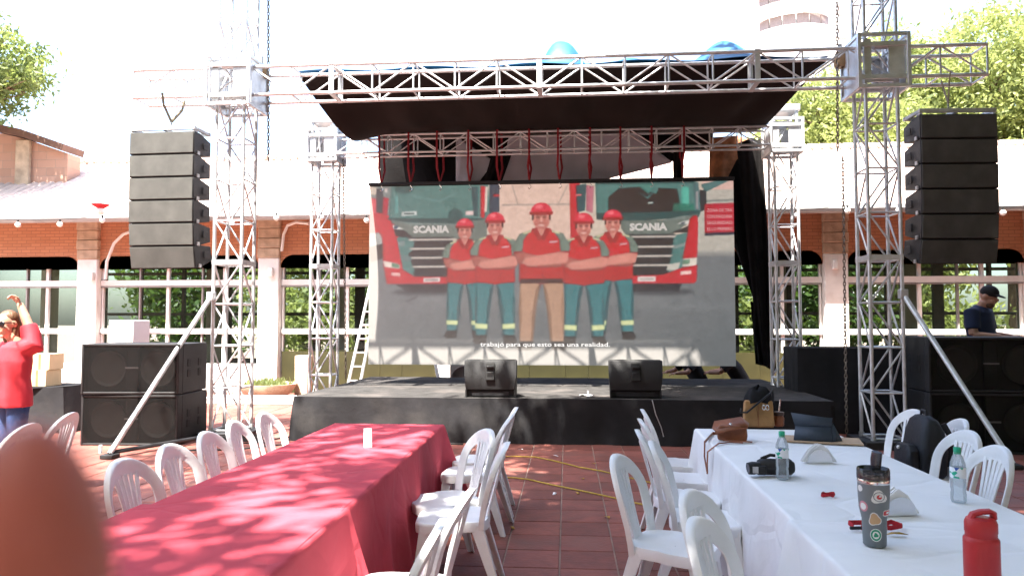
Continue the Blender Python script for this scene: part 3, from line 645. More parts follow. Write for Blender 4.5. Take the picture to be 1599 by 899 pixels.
poly((52, 90, 94), (741, 290), (752, 290), (752, 336), (745, 336)); poly(RED, (756, 288), (766, 290), (762, 340), (756, 338)); poly((216, 196, 184), (763, 290), (768, 290), (766, 330), (762, 330)); poly((38, 76, 88), (770, 286), (786, 286), (786, 330), (770, 332)); poly(RED, (776, 302), (786, 302), (786, 306), (776, 306))
poly(HOOD, (608, 341), (640, 345), (720, 348), (766, 340), (766, 380), (700, 369), (646, 369), (622, 352)); poly((124, 138, 134), (608, 340), (640, 345), (716, 348), (760, 342), (716, 351), (640, 349))
poly(DARK, (615, 356), (634, 358), (648, 370), (640, 370), (616, 366)); poly((206, 204, 196), (613, 348), (620, 350), (634, 356), (614, 356)); poly((70, 92, 110), (618, 350), (624, 351), (622, 355), (617, 355))
poly(DARK, (636, 369), (712, 369), (712, 432), (648, 432), (640, 410)); poly(TEAL, (616, 370), (636, 368), (650, 376), (648, 390), (640, 395), (655, 432), (630, 425)); poly((120, 138, 136), (618, 376), (634, 374), (636, 382), (620, 384)); poly((110, 128, 128), (622, 396), (644, 398), (648, 406), (624, 406), al=.8)
for y in (371, 385.5, 400, 414): poly(SIL, (640 + (y - 371) * .15, y), (712, y), (712, y + 3.4), (642 + (y - 371) * .15, y + 3.4))
poly((30, 62, 66), (648, 424), (712, 424), (712, 431), (650, 431))
poly(RED, (576, 326), (612, 342), (622, 372), (632, 420), (650, 431), (712, 432), (712, 443), (606, 443), (600, 412), (598, 370)); poly((226, 208, 196), (600, 406), (614, 408), (627, 412), (627, 419), (602, 416)); poly((110, 140, 120), (614, 409), (626, 412), (626, 418), (614, 416)); poly((222, 170, 165), (613, 424), (628, 425), (628, 431), (613, 430))
poly((222, 206, 200), (665, 433.5), (692, 433), (692, 440), (665, 440.5)); poly((120, 110, 110), (668, 435.5), (689, 435), (689, 438), (668, 438.5), al=.6)
poly((52, 55, 60), (620, 443.5), (712, 443.5), (712, 456), (640, 456), al=.95, b=1); ell((62, 66, 70), 665, 456, 50, 5, .7, 3)
# right truck
poly(RED, (896, 284), (912, 284), (910, 400), (898, 400)); poly((40, 88, 92), (906, 290), (922, 288), (920, 330), (908, 332)); poly((176, 110, 122), (922, 290), (934, 292), (932, 334), (922, 330)); poly((226, 120, 120), (905, 304), (915, 304), (915, 307), (905, 307))
poly(TEAL, (936, 284), (1090, 284), (1096, 336), (1084, 342), (938, 342)); poly((28, 56, 60), (956, 310), (972, 296), (1006, 294), (1030, 306), (1034, 296), (1062, 298), (1068, 336), (956, 338), b=2); poly(DTEAL, (938, 284), (1090, 284), (1088, 289), (938, 289))
poly((80, 130, 122), (1000, 290), (1030, 290), (1018, 306), al=.9, b=1); poly((120, 160, 154), (1000, 300), (1016, 310), (1030, 298), (1017, 313), al=.8); poly((90, 180, 160), (1068, 294), (1080, 296), (1080, 326), (1068, 322), al=.8, b=2); poly((30, 120, 104), (1056, 320), (1086, 322), (1088, 336), (1054, 336), al=.8, b=1); poly((216, 216, 206), (1017, 318), (1025, 318), (1025, 320.5), (1017, 320.5))
poly(DTEAL, (938, 334), (1098, 332), (1094, 342), (978, 348), (938, 344), b=1); poly((80, 110, 112), (1086, 288), (1094, 288), (1098, 330), (1090, 334)); poly((150, 150, 152), (1090, 302), (1094, 302), (1094, 330), (1090, 330)); poly((84, 116, 116), (1098, 292), (1140, 282), (1146, 284), (1104, 304)); poly((50, 66, 70), (1096, 300), (1106, 302), (1106, 330), (1097, 334))
poly(HOOD, (976, 346), (1040, 346), (1062, 342), (1094, 337), (1078, 352), (1054, 368), (982, 368), (976, 358)); poly((120, 132, 128), (1040, 346), (1062, 341), (1094, 337), (1062, 345), (1040, 349))
poly(DARK, (1052, 366), (1078, 356), (1082, 352), (1078, 366)); poly((214, 210, 202), (1060, 353), (1068, 349), (1082, 346), (1078, 353)); poly((90, 100, 108), (1068, 350), (1074, 349), (1072, 353), (1066, 353))
poly(DARK, (984, 368), (1058, 368), (1052, 410), (1048, 430), (984, 432)); poly(TEAL, (1056, 370), (1078, 366), (1074, 392), (1068, 420), (1046, 430), (1052, 400)); poly((128, 146, 142), (1056, 386), (1076, 380), (1074, 386), (1055, 392)); poly((186, 182, 172), (1046, 415), (1066, 411), (1062, 424), (1044, 424))
for y in (370, 385.5, 400, 414): poly(SIL, (986, y), (1060 - (y - 370) * .2, y), (1058 - (y - 370) * .2, y + 3.4), (986, y + 3.4))
poly((30, 62, 66), (984, 424), (1048, 424), (1042, 431), (984, 431)); poly(RED, (1086, 340), (1092, 340), (1093, 352), (1091, 405), (1069, 406), (1076, 372), (1080, 346)); poly((212, 200, 188), (1070, 406), (1091, 404), (1090, 418), (1068, 418)); poly((110, 140, 118), (1070, 408), (1080, 407), (1079, 414), (1069, 415))
poly(RED, (984, 432), (1040, 430), (1068, 420), (1091, 416), (1090, 440), (1086, 444), (984, 444)); poly((238, 198, 190), (1066, 425), (1082, 424), (1082, 430), (1065, 431)); poly((222, 206, 200), (1000, 433), (1028, 433), (1028, 441), (1000, 441)); poly((140, 130, 128), (1004, 436), (1025, 436), (1025, 438.5), (1004, 438.5), al=.6)
poly((52, 55, 60), (984, 444.5), (1068, 444.5), (1062, 456), (984, 456), al=.95, b=1); ell((64, 68, 72), 1030, 457, 56, 5, .7, 3)
# sign
poly((176, 54, 72), (1103, 322), (1152, 321), (1152, 366), (1103, 368)); poly((58, 66, 78), (1103, 367), (1152, 366), (1152, 370), (1103, 371))
def worker(cx, top, foot, khaki=False):
    s = (foot - top) / 200.; f = lambda x, y: (cx + x * s * (1.14 if y > 36 else 1.), top + y * s)
    P = (176, 140, 118) if khaki else (66, 118, 122); PD = (140, 108, 90) if khaki else (46, 84, 90); SK, SKD = (202, 134, 122), (168, 100, 92); SH, SHD, SL = (188, 46, 62), (158, 38, 54), (112, 126, 116)
    for sgn in (-1, 1):
        o = [f(sgn * 1, 104), f(sgn * 25, 100), f(sgn * 27, 140), f(sgn * 26, 188), f(sgn * 11, 188), f(sgn * 8, 145)]; poly(P, *o)
        poly(PD, f(sgn * 1, 106), f(sgn * 7, 118), f(sgn * 11, 150), f(sgn * 13, 188), f(sgn * 10, 188), f(sgn * 6, 145), al=.7, b=1)
        poly(PD, f(sgn * 24, 120), f(sgn * 27, 140), f(sgn * 26, 186), f(sgn * 23, 150), al=.5, b=1)
        if not khaki: poly((206, 212, 160), f(sgn * 9.5, 170), f(sgn * 27, 169), f(sgn * 27, 177), f(sgn * 10, 178))
        poly((44, 44, 48), f(sgn * 11, 187), f(sgn * 26, 187), f(sgn * 30, 196), f(sgn * 26, 200), f(sgn * 12, 199))
    poly(SH, f(-24, 44), f(-12, 36), f(12, 36), f(24, 44), f(27, 106), f(0, 110), f(-27, 106)); poly(SHD, f(-27, 84), f(27, 84), f(26, 108), f(-26, 108), al=.45, b=3)
    if khaki: poly((80, 48, 44), f(-25, 103), f(25, 103), f(25, 109), f(-25, 109))
    poly(SK, f(-6, 26), f(6, 26), f(7, 38), f(0, 46), f(-7, 38)); poly(SHD, f(-13, 35), f(-6, 34), f(0, 48), f(-3, 52)); poly(SHD, f(13, 35), f(6, 34), f(0, 48), f(3, 52))
    for sgn in (-1, 1):
        poly(SL, f(sgn * 13, 37), f(sgn * 26, 42), f(sgn * 34, 58), f(sgn * 33, 68), f(sgn * 23, 68), f(sgn * 21, 50)); poly(SHD, f(sgn * 33, 66), f(sgn * 23, 66), f(sgn * 23, 70), f(sgn * 33, 70))
        poly((214, 208, 170), f(sgn * 12, 37), f(sgn * 22, 40), f(sgn * 22, 43), f(sgn * 12, 40))
    poly(SKD, f(-33, 68), f(-22, 66), f(24, 80), f(24, 87), f(16, 88), f(-28, 82)); poly(SK, f(33, 68), f(22, 66), f(-20, 74), f(-24, 81), f(-16, 87), f(4, 85), f(30, 82)); poly(SKD, f(-24, 86), f(4, 86), f(30, 83), f(28, 86), f(0, 89), al=.8)
    poly((230, 200, 196), f(9, 52), f(19, 51), f(19, 54), f(9, 55), al=.8)
    ell(SK, cx, top + 22 * s, 11.5 * s, 14.5 * s); ell(SKD, cx, top + 28 * s, 10 * s, 8 * s, .6, 1); ell((96, 56, 54), cx - 4.5 * s, top + 19.5 * s, 3 * s, 1.4 * s, .8, 0.5); ell((96, 56, 54), cx + 4.5 * s, top + 19.5 * s, 3 * s, 1.4 * s, .8, .5); ell((220, 160, 146), cx, top + 23 * s, 1.8 * s, 4 * s, .8, .5); ell((226, 190, 180), cx, top + 30.5 * s, 4.5 * s, 1.3 * s, .8, .5)
    for q in range(7):                                # cloth folds
        x_ = rgw.uniform(-20, 20); y_ = rgw.uniform(90, 104) if q < 3 else rgw.uniform(118, 165); poly(SHD if q < 3 else PD, f(x_, y_), f(x_ + 2, y_), f(x_ + rgw.uniform(-3, 5), y_ + rgw.uniform(6, 16)), al=.55, b=.5)
    ell((120, 70, 66), cx, top + 26.5 * s, 3 * s, 1 * s, .5, .5); ell((90, 52, 50), cx, top + 16.5 * s, 9 * s, 1.5 * s, .35, 1)
    poly((60, 40, 42), f(-12.5, 13), f(-10, 13), f(-10.5, 22), f(-12.5, 24)); poly((60, 40, 42), f(12.5, 13), f(10, 13), f(10.5, 22), f(12.5, 24))
    ell((204, 66, 80), cx, top + 13 * s, 14.5 * s, 13.5 * s, ymax=top + 14 * s); poly((164, 42, 58), f(-16, 12), f(16, 12), f(15, 16), f(-15, 16)); ell((236, 130, 136), cx - 3 * s, top + 5 * s, 5 * s, 3 * s, .7, 1)
SHADE[0] = .15
rgw = np.random.default_rng(9)
worker(731, 340, 529); worker(963, 329, 531); worker(779, 331, 537); worker(918, 334, 539); worker(852, 317, 548, True)
poly((66, 66, 70), (574, 281), (1152, 281), (1152, 286.5), (574, 287), al=0)
fo = blur(blur(rgw.normal(size=(H_, W_)), 1.), 1.5); fo /= fo.std(); fi = blur(rgw.normal(size=(H_, W_)), 6.0); fi /= fi.std(); cv *= (1 + .022 * fo + .012 * fi)[..., None]
cv = np.clip(blur(blur(cv, .5), .5), 0, 1); rng = np.random.default_rng(5); cv *= 1 + rng.normal(size=(H_, W_, 1)) * .012
lin = np.where(cv <= .04045, cv / 12.92, ((np.clip(cv, 0, 1) + .055) / 1.055) ** 2.4)
SCX0, SCX1, SCY, SCZ0, SCZ1 = -3.475, 2.535, 12.15, .92, 3.965
ls = empty('led_screen', ((SCX0 + SCX1) / 2, SCY, SCZ0)); tag(ls, 'wide video screen showing five red shirted workers and two trucks', 'screen')
NU, NV = 480, 240; us = np.linspace(0, 1, NU + 1); vs_ = np.linspace(0, 1, NV + 1); SW, SH_ = SCX1 - SCX0, SCZ1 - SCZ0
gx, gz = np.meshgrid((us - .5) * SW, vs_ * (SH_ - .06)); V = np.stack([gx, np.full_like(gx, -.005), gz], -1).reshape(-1, 3)
idx = np.arange((NU + 1) * (NV + 1)).reshape(NV + 1, NU + 1); F = np.stack([idx[:-1, :-1], idx[:-1, 1:], idx[1:, 1:], idx[1:, :-1]], -1).reshape(-1, 4)
me = bpy.data.meshes.new('picture'); nF = len(F); me.vertices.add(len(V)); me.loops.add(nF * 4); me.polygons.add(nF)
me.vertices.foreach_set('co', V.ravel()); me.loops.foreach_set('vertex_index', F.ravel()); me.polygons.foreach_set('loop_start', np.arange(nF) * 4); me.update()
qx = 577 + (us) * (1147 - 577); qy = 570 - vs_ * (570 - 287.)
sx = np.clip(((qx - X0) * K).astype(int), 0, W_ - 1); sy = np.clip(((qy - Y0) * K).astype(int), 0, H_ - 1)
lin = np.clip(lin - .045, 0, 1)
col = np.concatenate([lin[sy][:, sx].reshape(-1, 3), np.ones((len(V), 1))], 1)
ca = me.attributes.new('picture', 'FLOAT_COLOR', 'POINT'); ca.data.foreach_set('color', col.astype(np.float32).ravel())
def led(name, attr=None, colr=(1, 1, 1), stren=.3):
    m = bpy.data.materials.new(name); m.use_nodes = True; n = m.node_tree.nodes; l = m.node_tree.links; p = n['Principled BSDF']
    p.inputs['Base Color'].default_value = (.2, .19, .18, 1); p.inputs['Roughness'].default_value = .75; p.inputs['Specular IOR Level'].default_value = .2
    if attr:
        a = n.new('ShaderNodeAttribute'); a.attribute_name = attr; l.new(a.outputs['Color'], p.inputs['Emission Color'])
    else: p.inputs['Emission Color'].default_value = (*colr, 1)
    p.inputs['Emission Strength'].default_value = stren; return m
LEDS = .18
me.materials.append(led('led_picture', 'picture', stren=LEDS)); po = bpy.data.objects.new('picture', me); C.objects.link(po); po.parent = ls
MB().box((0, .06, SH_ / 2), (SW, .12, SH_)).build('cabinet', BLACK, ls)
MB().box((0, .05, SH_ - .02), (SW + .03, .17, .05)).build('top_rail', BLACK, ls, .005)
def text(name, s_, size, loc, m, parent, rot=(R(90), 0, 0), width=None, align='CENTER', weight=0, ext=0.0):
    c = bpy.data.curves.new(name, 'FONT'); c.body = s_; c.size = size; c.align_x = align; c.offset = weight; c.extrude = ext; c.resolution_u = 2
    t = bpy.data.objects.new(name, c); me_ = bpy.data.meshes.new_from_object(t); bpy.data.objects.remove(t)
    o = bpy.data.objects.new(name, me_); C.objects.link(o); o.parent = parent; o.location = loc; o.rotation_euler = rot; me_.materials.append(m)
    if width:
        xs = [v.co.x for v in me_.vertices]; k = width / (max(xs) - min(xs))
        for v in me_.vertices: v.co.x *= k
    return o
def scr(px_, py_): return ((px_ - 577) / 570 - .5) * SW, -.009, (570 - py_) / 283. * (SH_ - .06)
SILM = led('led_silver', None, (.5, .47, .44), LEDS); WHM = led('led_white', None, (1.3, 1.25, 1.2), LEDS); PKM = led('led_pink', None, (.62, .36, .36), LEDS)
for x in (677, 1017): p = scr(x, 361.5); text('lettering', 'SCANIA', .155, p, SILM, po, width=.61, weight=.009)
ws_ = [text('subtitle_word', q, .102, (0, 0, 0), WHM, po, weight=.0, align='LEFT') for q in 'trabajó para que esto sea una realidad.'.split()]
wl = [max(v.co.x for v in o.data.vertices) for o in ws_]; kx = (2.12 - 6 * .035) / sum(wl); cx_ = scr(756, 541)[0]
for o, q in zip(ws_, wl): o.location = (cx_, -.009, scr(0, 541)[2]); o.scale = (kx, 1, 1); cx_ += q * kx + .035
for k, s_ in enumerate(('ZONA DE TRA', 'CON MAQUINA', 'SEGURIDAD', 'ES LO PRIMERO')):
    p = scr(1125.5, 334.5 + k * 9.6); text('sign_lettering', s_, .075, p, PKM, po, width=.4)

# straps holding the screen
webm = MB(); XU = (1, 0, 0)
for s in (-1, 1): webm.tube([(0, s * .17, .34), (0, s * .18, .15), (0, s * .17, -.12)], .017, 6, .25, XU)
webm.tube([(0, -.17, .34), (0, .17, .345)], .017, 6, .25, XU); webm.tube([(-.002, -.17, -.1), (-.02, -.1, -.26), (0, -.004, -.50)], [.017, .019, .014], 6, .25, XU); webm.tube([(.004, .17, -.1), (.03, .1, -.26), (0, .004, -.50)], [.017, .019, .014], 6, .25, XU)
wm = webm.mesh('webbing'); wm.materials.append(M('strap_webbing', (.2, .014, .02), .85, 0, .15, 30))
hk = MB().tube([(0, 0, -.5), (0, 0, -.54), (.025, 0, -.57), (.03, 0, -.6), (0, 0, -.625), (-.02, 0, -.605)], .008, 6).mesh('hook'); hk.materials.append(CHROME)
for k in range(11):
    x = SCX0 + .2 + k * .5; e = empty('lifting_strap', (x, 12.15, 4.45)); tag(e, 'red lifting strap with hook above the screen, %s from the ladder end' % ORD[k], 'strap', 'red straps holding the screen')
    for nm, m_ in (('webbing', wm), ('hook', hk)):
        o = bpy.data.objects.new(nm, m_); C.objects.link(o); o.parent = e
    e.rotation_euler = (0, 0, rnd.uniform(-.15, .15))

# ------------------------------------------------------------------ hanging speakers
def line_array(loc, rz, label):
    t = empty('line_array', loc, rz); tag(t, label, 'speaker', 'hanging speaker columns')
    z = 0.; y = 0.; tilt = [0, 0, R(1), R(2), R(5), R(11)]; hgt = .322
    for k in range(6):
        rot = Matrix.Rotation(tilt[k], 3, 'X'); dn = rot @ Vector((0, 0, -1)); top = Vector((0, y, z))
        prof = [(0, 0), (.14, 0), (.5, -.055), (.5, -hgt + .06), (.14, -hgt + .008), (0, -hgt + .008)]
        vs = []
        for x in (-.485, .485): vs += [top + rot @ Vector((x * (1 if q[0] < .2 else .93), q[0], q[1])) for q in prof]
        n = 6; b = MB().add(vs, [tuple(range(n))[::-1], tuple(range(n, 2 * n))] + [(i, (i + 1) % n, (i + 1) % n + n, i + n) for i in range(n)]).build('speaker_box', CABINET, t, .008)
        MB().box(top + rot @ Vector((0, -.006, -hgt / 2 + .004)), (.95, .018, hgt - .03), rot).build('grille', GRILLE, b, .003)
        for s in (-1, 1):
            MB().box(top + rot @ Vector((s * .492, .1, -hgt + .03)), (.014, .06, .05)).build('rigging_pin', STEEL, b); MB().box(top + rot @ Vector((s * .49, .3, -hgt * .5)), (.012, .13, .1)).build('handle', BLACK, b, .01)
        nxt = top + dn * hgt; y, z = nxt.y, nxt.z
    mb = MB()
    for yy in (.02, .42): mb.box((0, yy, .05), (.97, .04, .05))
    for x in (-.46, 0, .46): mb.box((x, .22, .05), (.04, .38, .045))
    for x in (-.46, .46): mb.box((x, .06, .02), (.03, .1, .06))
    mb.build('rigging_frame', STEEL, t, .004)
    MB().tube([(0, .22, .07), (0, .22, .2)], .012, 8).build('shackle', CHROME, t)
    w2 = MB(); w2.tube([(0, .22, .2), (-.05, .1, .42), (-.05, .06, .58)], .022, 8, .4); w2.tube([(0, .22, .2), (.05, .4, .42), (.05, .46, .58)], .022, 8, .4); w2.build('sling', M('grey_sling', (.22, .18, .12), .8), t)
    return t
line_array((-5.80, 9.82, 4.29), R(-2), 'hanging column of six grey fronted speakers above the stacked subwoofers')
line_array((4.88, 9.82, 4.28), R(3), 'hanging column of six dark speakers in tree shade')

# ------------------------------------------------------------------ subwoofers
def sub(loc, rz, label, W=1.3, H=.66, D=.86, handles=True):
    t = empty('subwoofer', loc, rz); tag(t, label, 'subwoofer', 'double subwoofer cabinets'); q = .03
    mb = MB(); mb.box((0, D / 2 + .06, H / 2), (W, D - .12, H)); mb.box((-W / 2 + q / 2, .06, H / 2), (q, .12, H)); mb.box((W / 2 - q / 2, .06, H / 2), (q, .12, H)); mb.box((0, .06, q / 2), (W - 2 * q, .12, q)); mb.box((0, .06, H - q / 2), (W - 2 * q, .12, q))
    mb.build('cabinet', CABINET, t, .008)
    CONE = bpy.data.materials.get('speaker_cone') or M('speaker_cone', (.075, .07, .065), .6, 0, .15, 8)
    for s in (-1, 1):
        n = 28; c = Vector((s * W * .255, .115, H / 2)); prof = [(.245, -.012), (.235, -.03), (.215, -.02), (.2, -.012), (.085, .05), (.08, .04), (.06, .015), (.02, .0)]
        MB().loft([[c + Vector((r * math.cos(2 * math.pi * k / n), d, r * math.sin(2 * math.pi * k / n))) for k in range(n)] for r, d in prof]).build('cone', CONE, t, sharp=60)
    MB().box((0, .09, H / 2), (.16, .05, H - .07)).build('port', BLACK, t, .01); MB().box((0, .055, H * .52), (.17, .03, .02)).build('badge', STEEL, t)
    MB().box((0, .01, H / 2), (W - .062, .004, H - .062)).build('grille', MESHC, t)
    for s in (-1, 1):
        for yy in (.3, .62):
            for zz in (.26, .4): MB().box((s * (W / 2 + .001), yy + (.0), zz), (.01, .09, .1)).build('handle_recess', RUBBER, t, .004)
    return t
sl_ = sub((-5.87, 9.32, 0), R(3), 'lower of two stacked double subwoofers by the outrigger brace')
sub((-5.87, 9.31, .672), R(4), 'upper of two stacked double subwoofers under the grey hanging speakers')
sub((5.12, 9.64, 0), R(-3), 'lower of two stacked dark subwoofers in front of the navy shirted person', 1.5, .74, .86)
sub((5.12, 9.64, .75), R(-3), 'upper of two stacked dark subwoofers in front of the navy shirted person', 1.5, .68, .86)
rs = MB().box((5.6, 11.1, .14), (1.6, 1.1, .28)).build('riser', CARPET, None, .01); tag(rs, 'low black riser behind the dark subwoofers', 'riser')
dk = MB()
def dcl(u, v):
    P = [(3.22, 11.2), (4.75, 11.2), (4.75, 11.95), (3.22, 11.95), (3.22, 11.2)]; s = u * 4; i = min(3, int(s)); f = s - i; a = Vector(P[i]).lerp(Vector(P[i + 1]), f); n_ = [(0, -1), (1, 0), (0, 1), (-1, 0)][i]
    k = v * (.02 + .018 * math.sin(s * 14) + .01 * math.sin(s * 31)); return (a.x + n_[0] * k, a.y + n_[1] * k, 1.24 * (1 - v) + .005)
dk.grid(dcl, 96, 8); dk.add([(3.22, 11.2, 1.245), (4.75, 11.2, 1.225), (4.75, 11.95, 1.225), (3.22, 11.95, 1.245)], [(0, 1, 2, 3)])
tag(dk.build('draped_case', CLOTHK, None, sharp=50), 'tall case draped in black cloth between stage and subwoofers', 'case')

# ------------------------------------------------------------------ stage monitors
def wedge(loc, rz, label):
    t = empty('stage_monitor', loc, rz); tag(t, label, 'speaker', 'wedge monitors on the stage edge'); W = .72
    prof = [(0.02, .1), (.0, .3), (.07, .5), (.16, .5), (.46, .12), (.46, .0), (.06, .0), (.06, .1)]
    vs = []
    for s in (-1, 1): vs += [(s * (W / 2 - (.025 if z < .2 else 0)), y, z) for y, z in prof]
    n = len(prof); MB().add(vs, [tuple(range(n))[::-1], tuple(range(n, 2 * n))] + [(i, (i + 1) % n, (i + 1) % n + n, i + n) for i in range(n)]).build('cabinet', CABINET, t, .01)
    for s in (-1, 1): MB().box((s * (W / 2 - .03), .04, .05), (.02, .05, .1)).build('foot', RUBBER, t)
    MB().box((0, .052, .05), (.5, .02, .06)).build('connector_panel', STEEL if False else BLACK, t)
    MB().box((0, .012, .35), (.12, .03, .24), Matrix.Rotation(R(-10), 3, 'X')).build('handle_recess', RUBBER, t, .006)
    h = MB(); h.box((0, -.012, .41), (.1, .03, .035)); h.box((0, -.004, .3), (.09, .025, .09)); h.build('handle', CABINET, t, .01)
    g2 = MB(); g2.add([(-W / 2 + .02, .165, .505), (W / 2 - .02, .165, .505), (W / 2 - .02, .465, .125), (-W / 2 + .02, .465, .125)], [(0, 1, 2, 3)]); g2.build('grille', GRILLE, t, solid=.008)
wedge((-1.17, 9.98, SZ + .004), R(1), 'black wedge monitor in patchy sunlight on the stage edge'); wedge((.78, 10.02, SZ + .004), R(-1), 'black wedge monitor wholly in shade on the stage edge')
pc = empty('paper_scrap', pz(916, 618, SZ + .01)); tag(pc, 'crumpled white paper lying on the stage edge', 'paper')
MB().grid(lambda u, v: (-.1 + .2 * u, -.05 + .1 * v, .012 + .015 * math.sin(u * 7) * math.cos(v * 5)), 8, 5).build('sheet', PAPER, pc, solid=.004); MB().tube([(.02, .02, .02), (.02, .03, .07)], .012, 6).build('cap', PAPER, pc)
# unit under the screen
ac = empty('air_conditioner', (-1.93, 13.95, .0)); tag(ac, 'grey outdoor cooling unit with round fan below the screen', 'air conditioner')
MB().box((0, .2, .5), (.95, .4, .86)).build('case', M('beige_metal', (.33, .3, .28), .6), ac, .01)
MB().loft([[Vector((-.2 + r * math.cos(t), d, .55 + r * math.sin(t))) for t in [2 * math.pi * k / 24 for k in range(24)]] for r, d in ((.25, -.006), (.24, -.03), (.2, -.012), (.05, -.012))]).build('fan_guard', M('fan_guard', (.16, .12, .11), .6), ac)
text('lettering', 'WP', .16, (.28, -.004, .62), M('dark_print', (.05, .05, .05), .6), ac); MB().box((0, .2, .035), (.9, .3, .07)).build('feet', BLACK, ac)
bt_ = empty('white_stick', py(683, 583, 13.85)); tag(bt_, 'white stick propped before the round fan', 'stick'); MB().box((0, 0, .0), (.06, .03, .4), Matrix.Rotation(R(-12), 3, 'Y')).build('stick', PAPER, bt_, .006)
# ladder
la = empty('ladder', (-4.1, 13.5, 0)); tag(la, 'aluminium ladder leaning behind the stage next to the screen', 'ladder')
bL, tL = Vector((-.18, .1, .0)), Vector((.12, .75, 2.35))
for s in (-.09, .15): rod('rail', bL + Vector((s, 0, 0)), tL + Vector((s * .8, 0, 0)), .028, ALU, la)
for k in range(1, 9): q = bL.lerp(tL, k / 9); rod('rung', q + Vector((-.08, 0, 0)), q + Vector((.13, 0, 0)), .016, ALU, la)

# ------------------------------------------------------------------ things by the posts on the left
tb = empty('draped_table', (-8.1, 10.7, 0)); tag(tb, 'low table under black cloth holding cardboard boxes', 'table')
def dt(u, v):
    a = u * 2 * math.pi; cx_, sy_ = math.cos(a), math.sin(a); k = 1 / max(abs(cx_), abs(sy_)) ** .8; w2 = 1 + .14 * v + .04 * v * math.sin(a * 9); return (.62 * cx_ * k * w2, .42 * sy_ * k * w2, .66 * (1 - v) + .005)
MB().grid(dt, 64, 8).build('cloth', CLOTHK, tb, sharp=60); MB().lathe([(.5, .655), (.5, .66)], 20).build('table_top', CLOTHK, tb)
k = 0
for (x, y, z, s) in ((-8.36, 10.6, .664, (.3, .3, .24)), (-8.03, 10.6, .664, (.3, .32, .24)), (-8.34, 10.62, .908, (.3, .3, .22)), (-8.02, 10.62, .908, (.32, .3, .24)), (-8.4, 10.66, 1.132, (.26, .28, .2))):
    b = empty('cardboard_box', (x, y, z), R(rnd.uniform(-5, 5))); tag(b, ['bottom cardboard box under the tall pile beside the person in red', 'bottom cardboard box of the pile nearer the white post', 'middle cardboard box of the tall pile beside the person in red', 'upper cardboard box of the pile nearer the white post', 'topmost small cardboard box of the tall pile'][k], 'box', 'cardboard boxes on the draped table'); k += 1
    MB().box((0, 0, s[2] / 2), s).build('carton', CARD, b, .004); MB().box((0, -s[1] / 2 - .001, s[2] / 2), (.04, .002, s[2])).build('tape', M('brown_tape', (.3, .18, .09), .4) if 'brown_tape' not in bpy.data.materials else bpy.data.materials['brown_tape'], b)
for z, h, lab in ((0, .85, 'tall white carton standing behind the subwoofers, lower of two'), (.852, .8, 'white carton with brown flap, upper of two behind the subwoofers')):
    b = empty('white_carton', (-7.08, 11.2, z)); tag(b, lab, 'box'); MB().box((0, 0, h / 2), (.4, .45, h)).build('carton', PAPER, b, .006)
    if z: MB().box((.12, -.235, h * .1 + .36), (.1, .01, .13), Matrix.Rotation(R(30), 3, 'Y')).build('flap', CARD, b)
pb = empty('planter_bowl', (-6.6, 15.4, 0)); tag(pb, 'shallow bowl planter with small green plants at the foot of a white post', 'planter')
MB().lathe([(.3, .0), (.5, .12), (.62, .32), (.58, .32), (.5, .26)], 24).build('bowl', STONE, pb); MB().lathe([(.55, .27), (.5, .28)], 20).build('soil', SOIL, pb)
rg2 = random.Random(8); mb = MB()
for k in range(260):
    a, r = rg2.uniform(0, 6.28), rg2.uniform(0, .5); c = Vector((r * math.cos(a), r * math.sin(a), .28)); d = Vector((rg2.uniform(-.1, .1), rg2.uniform(-.1, .1), rg2.uniform(.06, .2))); s = Vector((.02, .012, 0)); mb.add([c - s, c + s, c + d], [(0, 1, 2)])
mb.build('plants', LEAFY, pb)
pw = MB(); pw.box((-6.0, 15.9, .45), (.3, .3, .9)); tag(pw.build('stone_pier', STONE, None, .02), 'short stone pier beside the bowl planter', 'pier')
lw_ = MB().box((-6.2, 14.45, .07), (2.4, .5, .14)).build('low_kerb', WHITEW, None, .02); tag(lw_, 'low white kerb in front of the bowl planter', 'kerb')

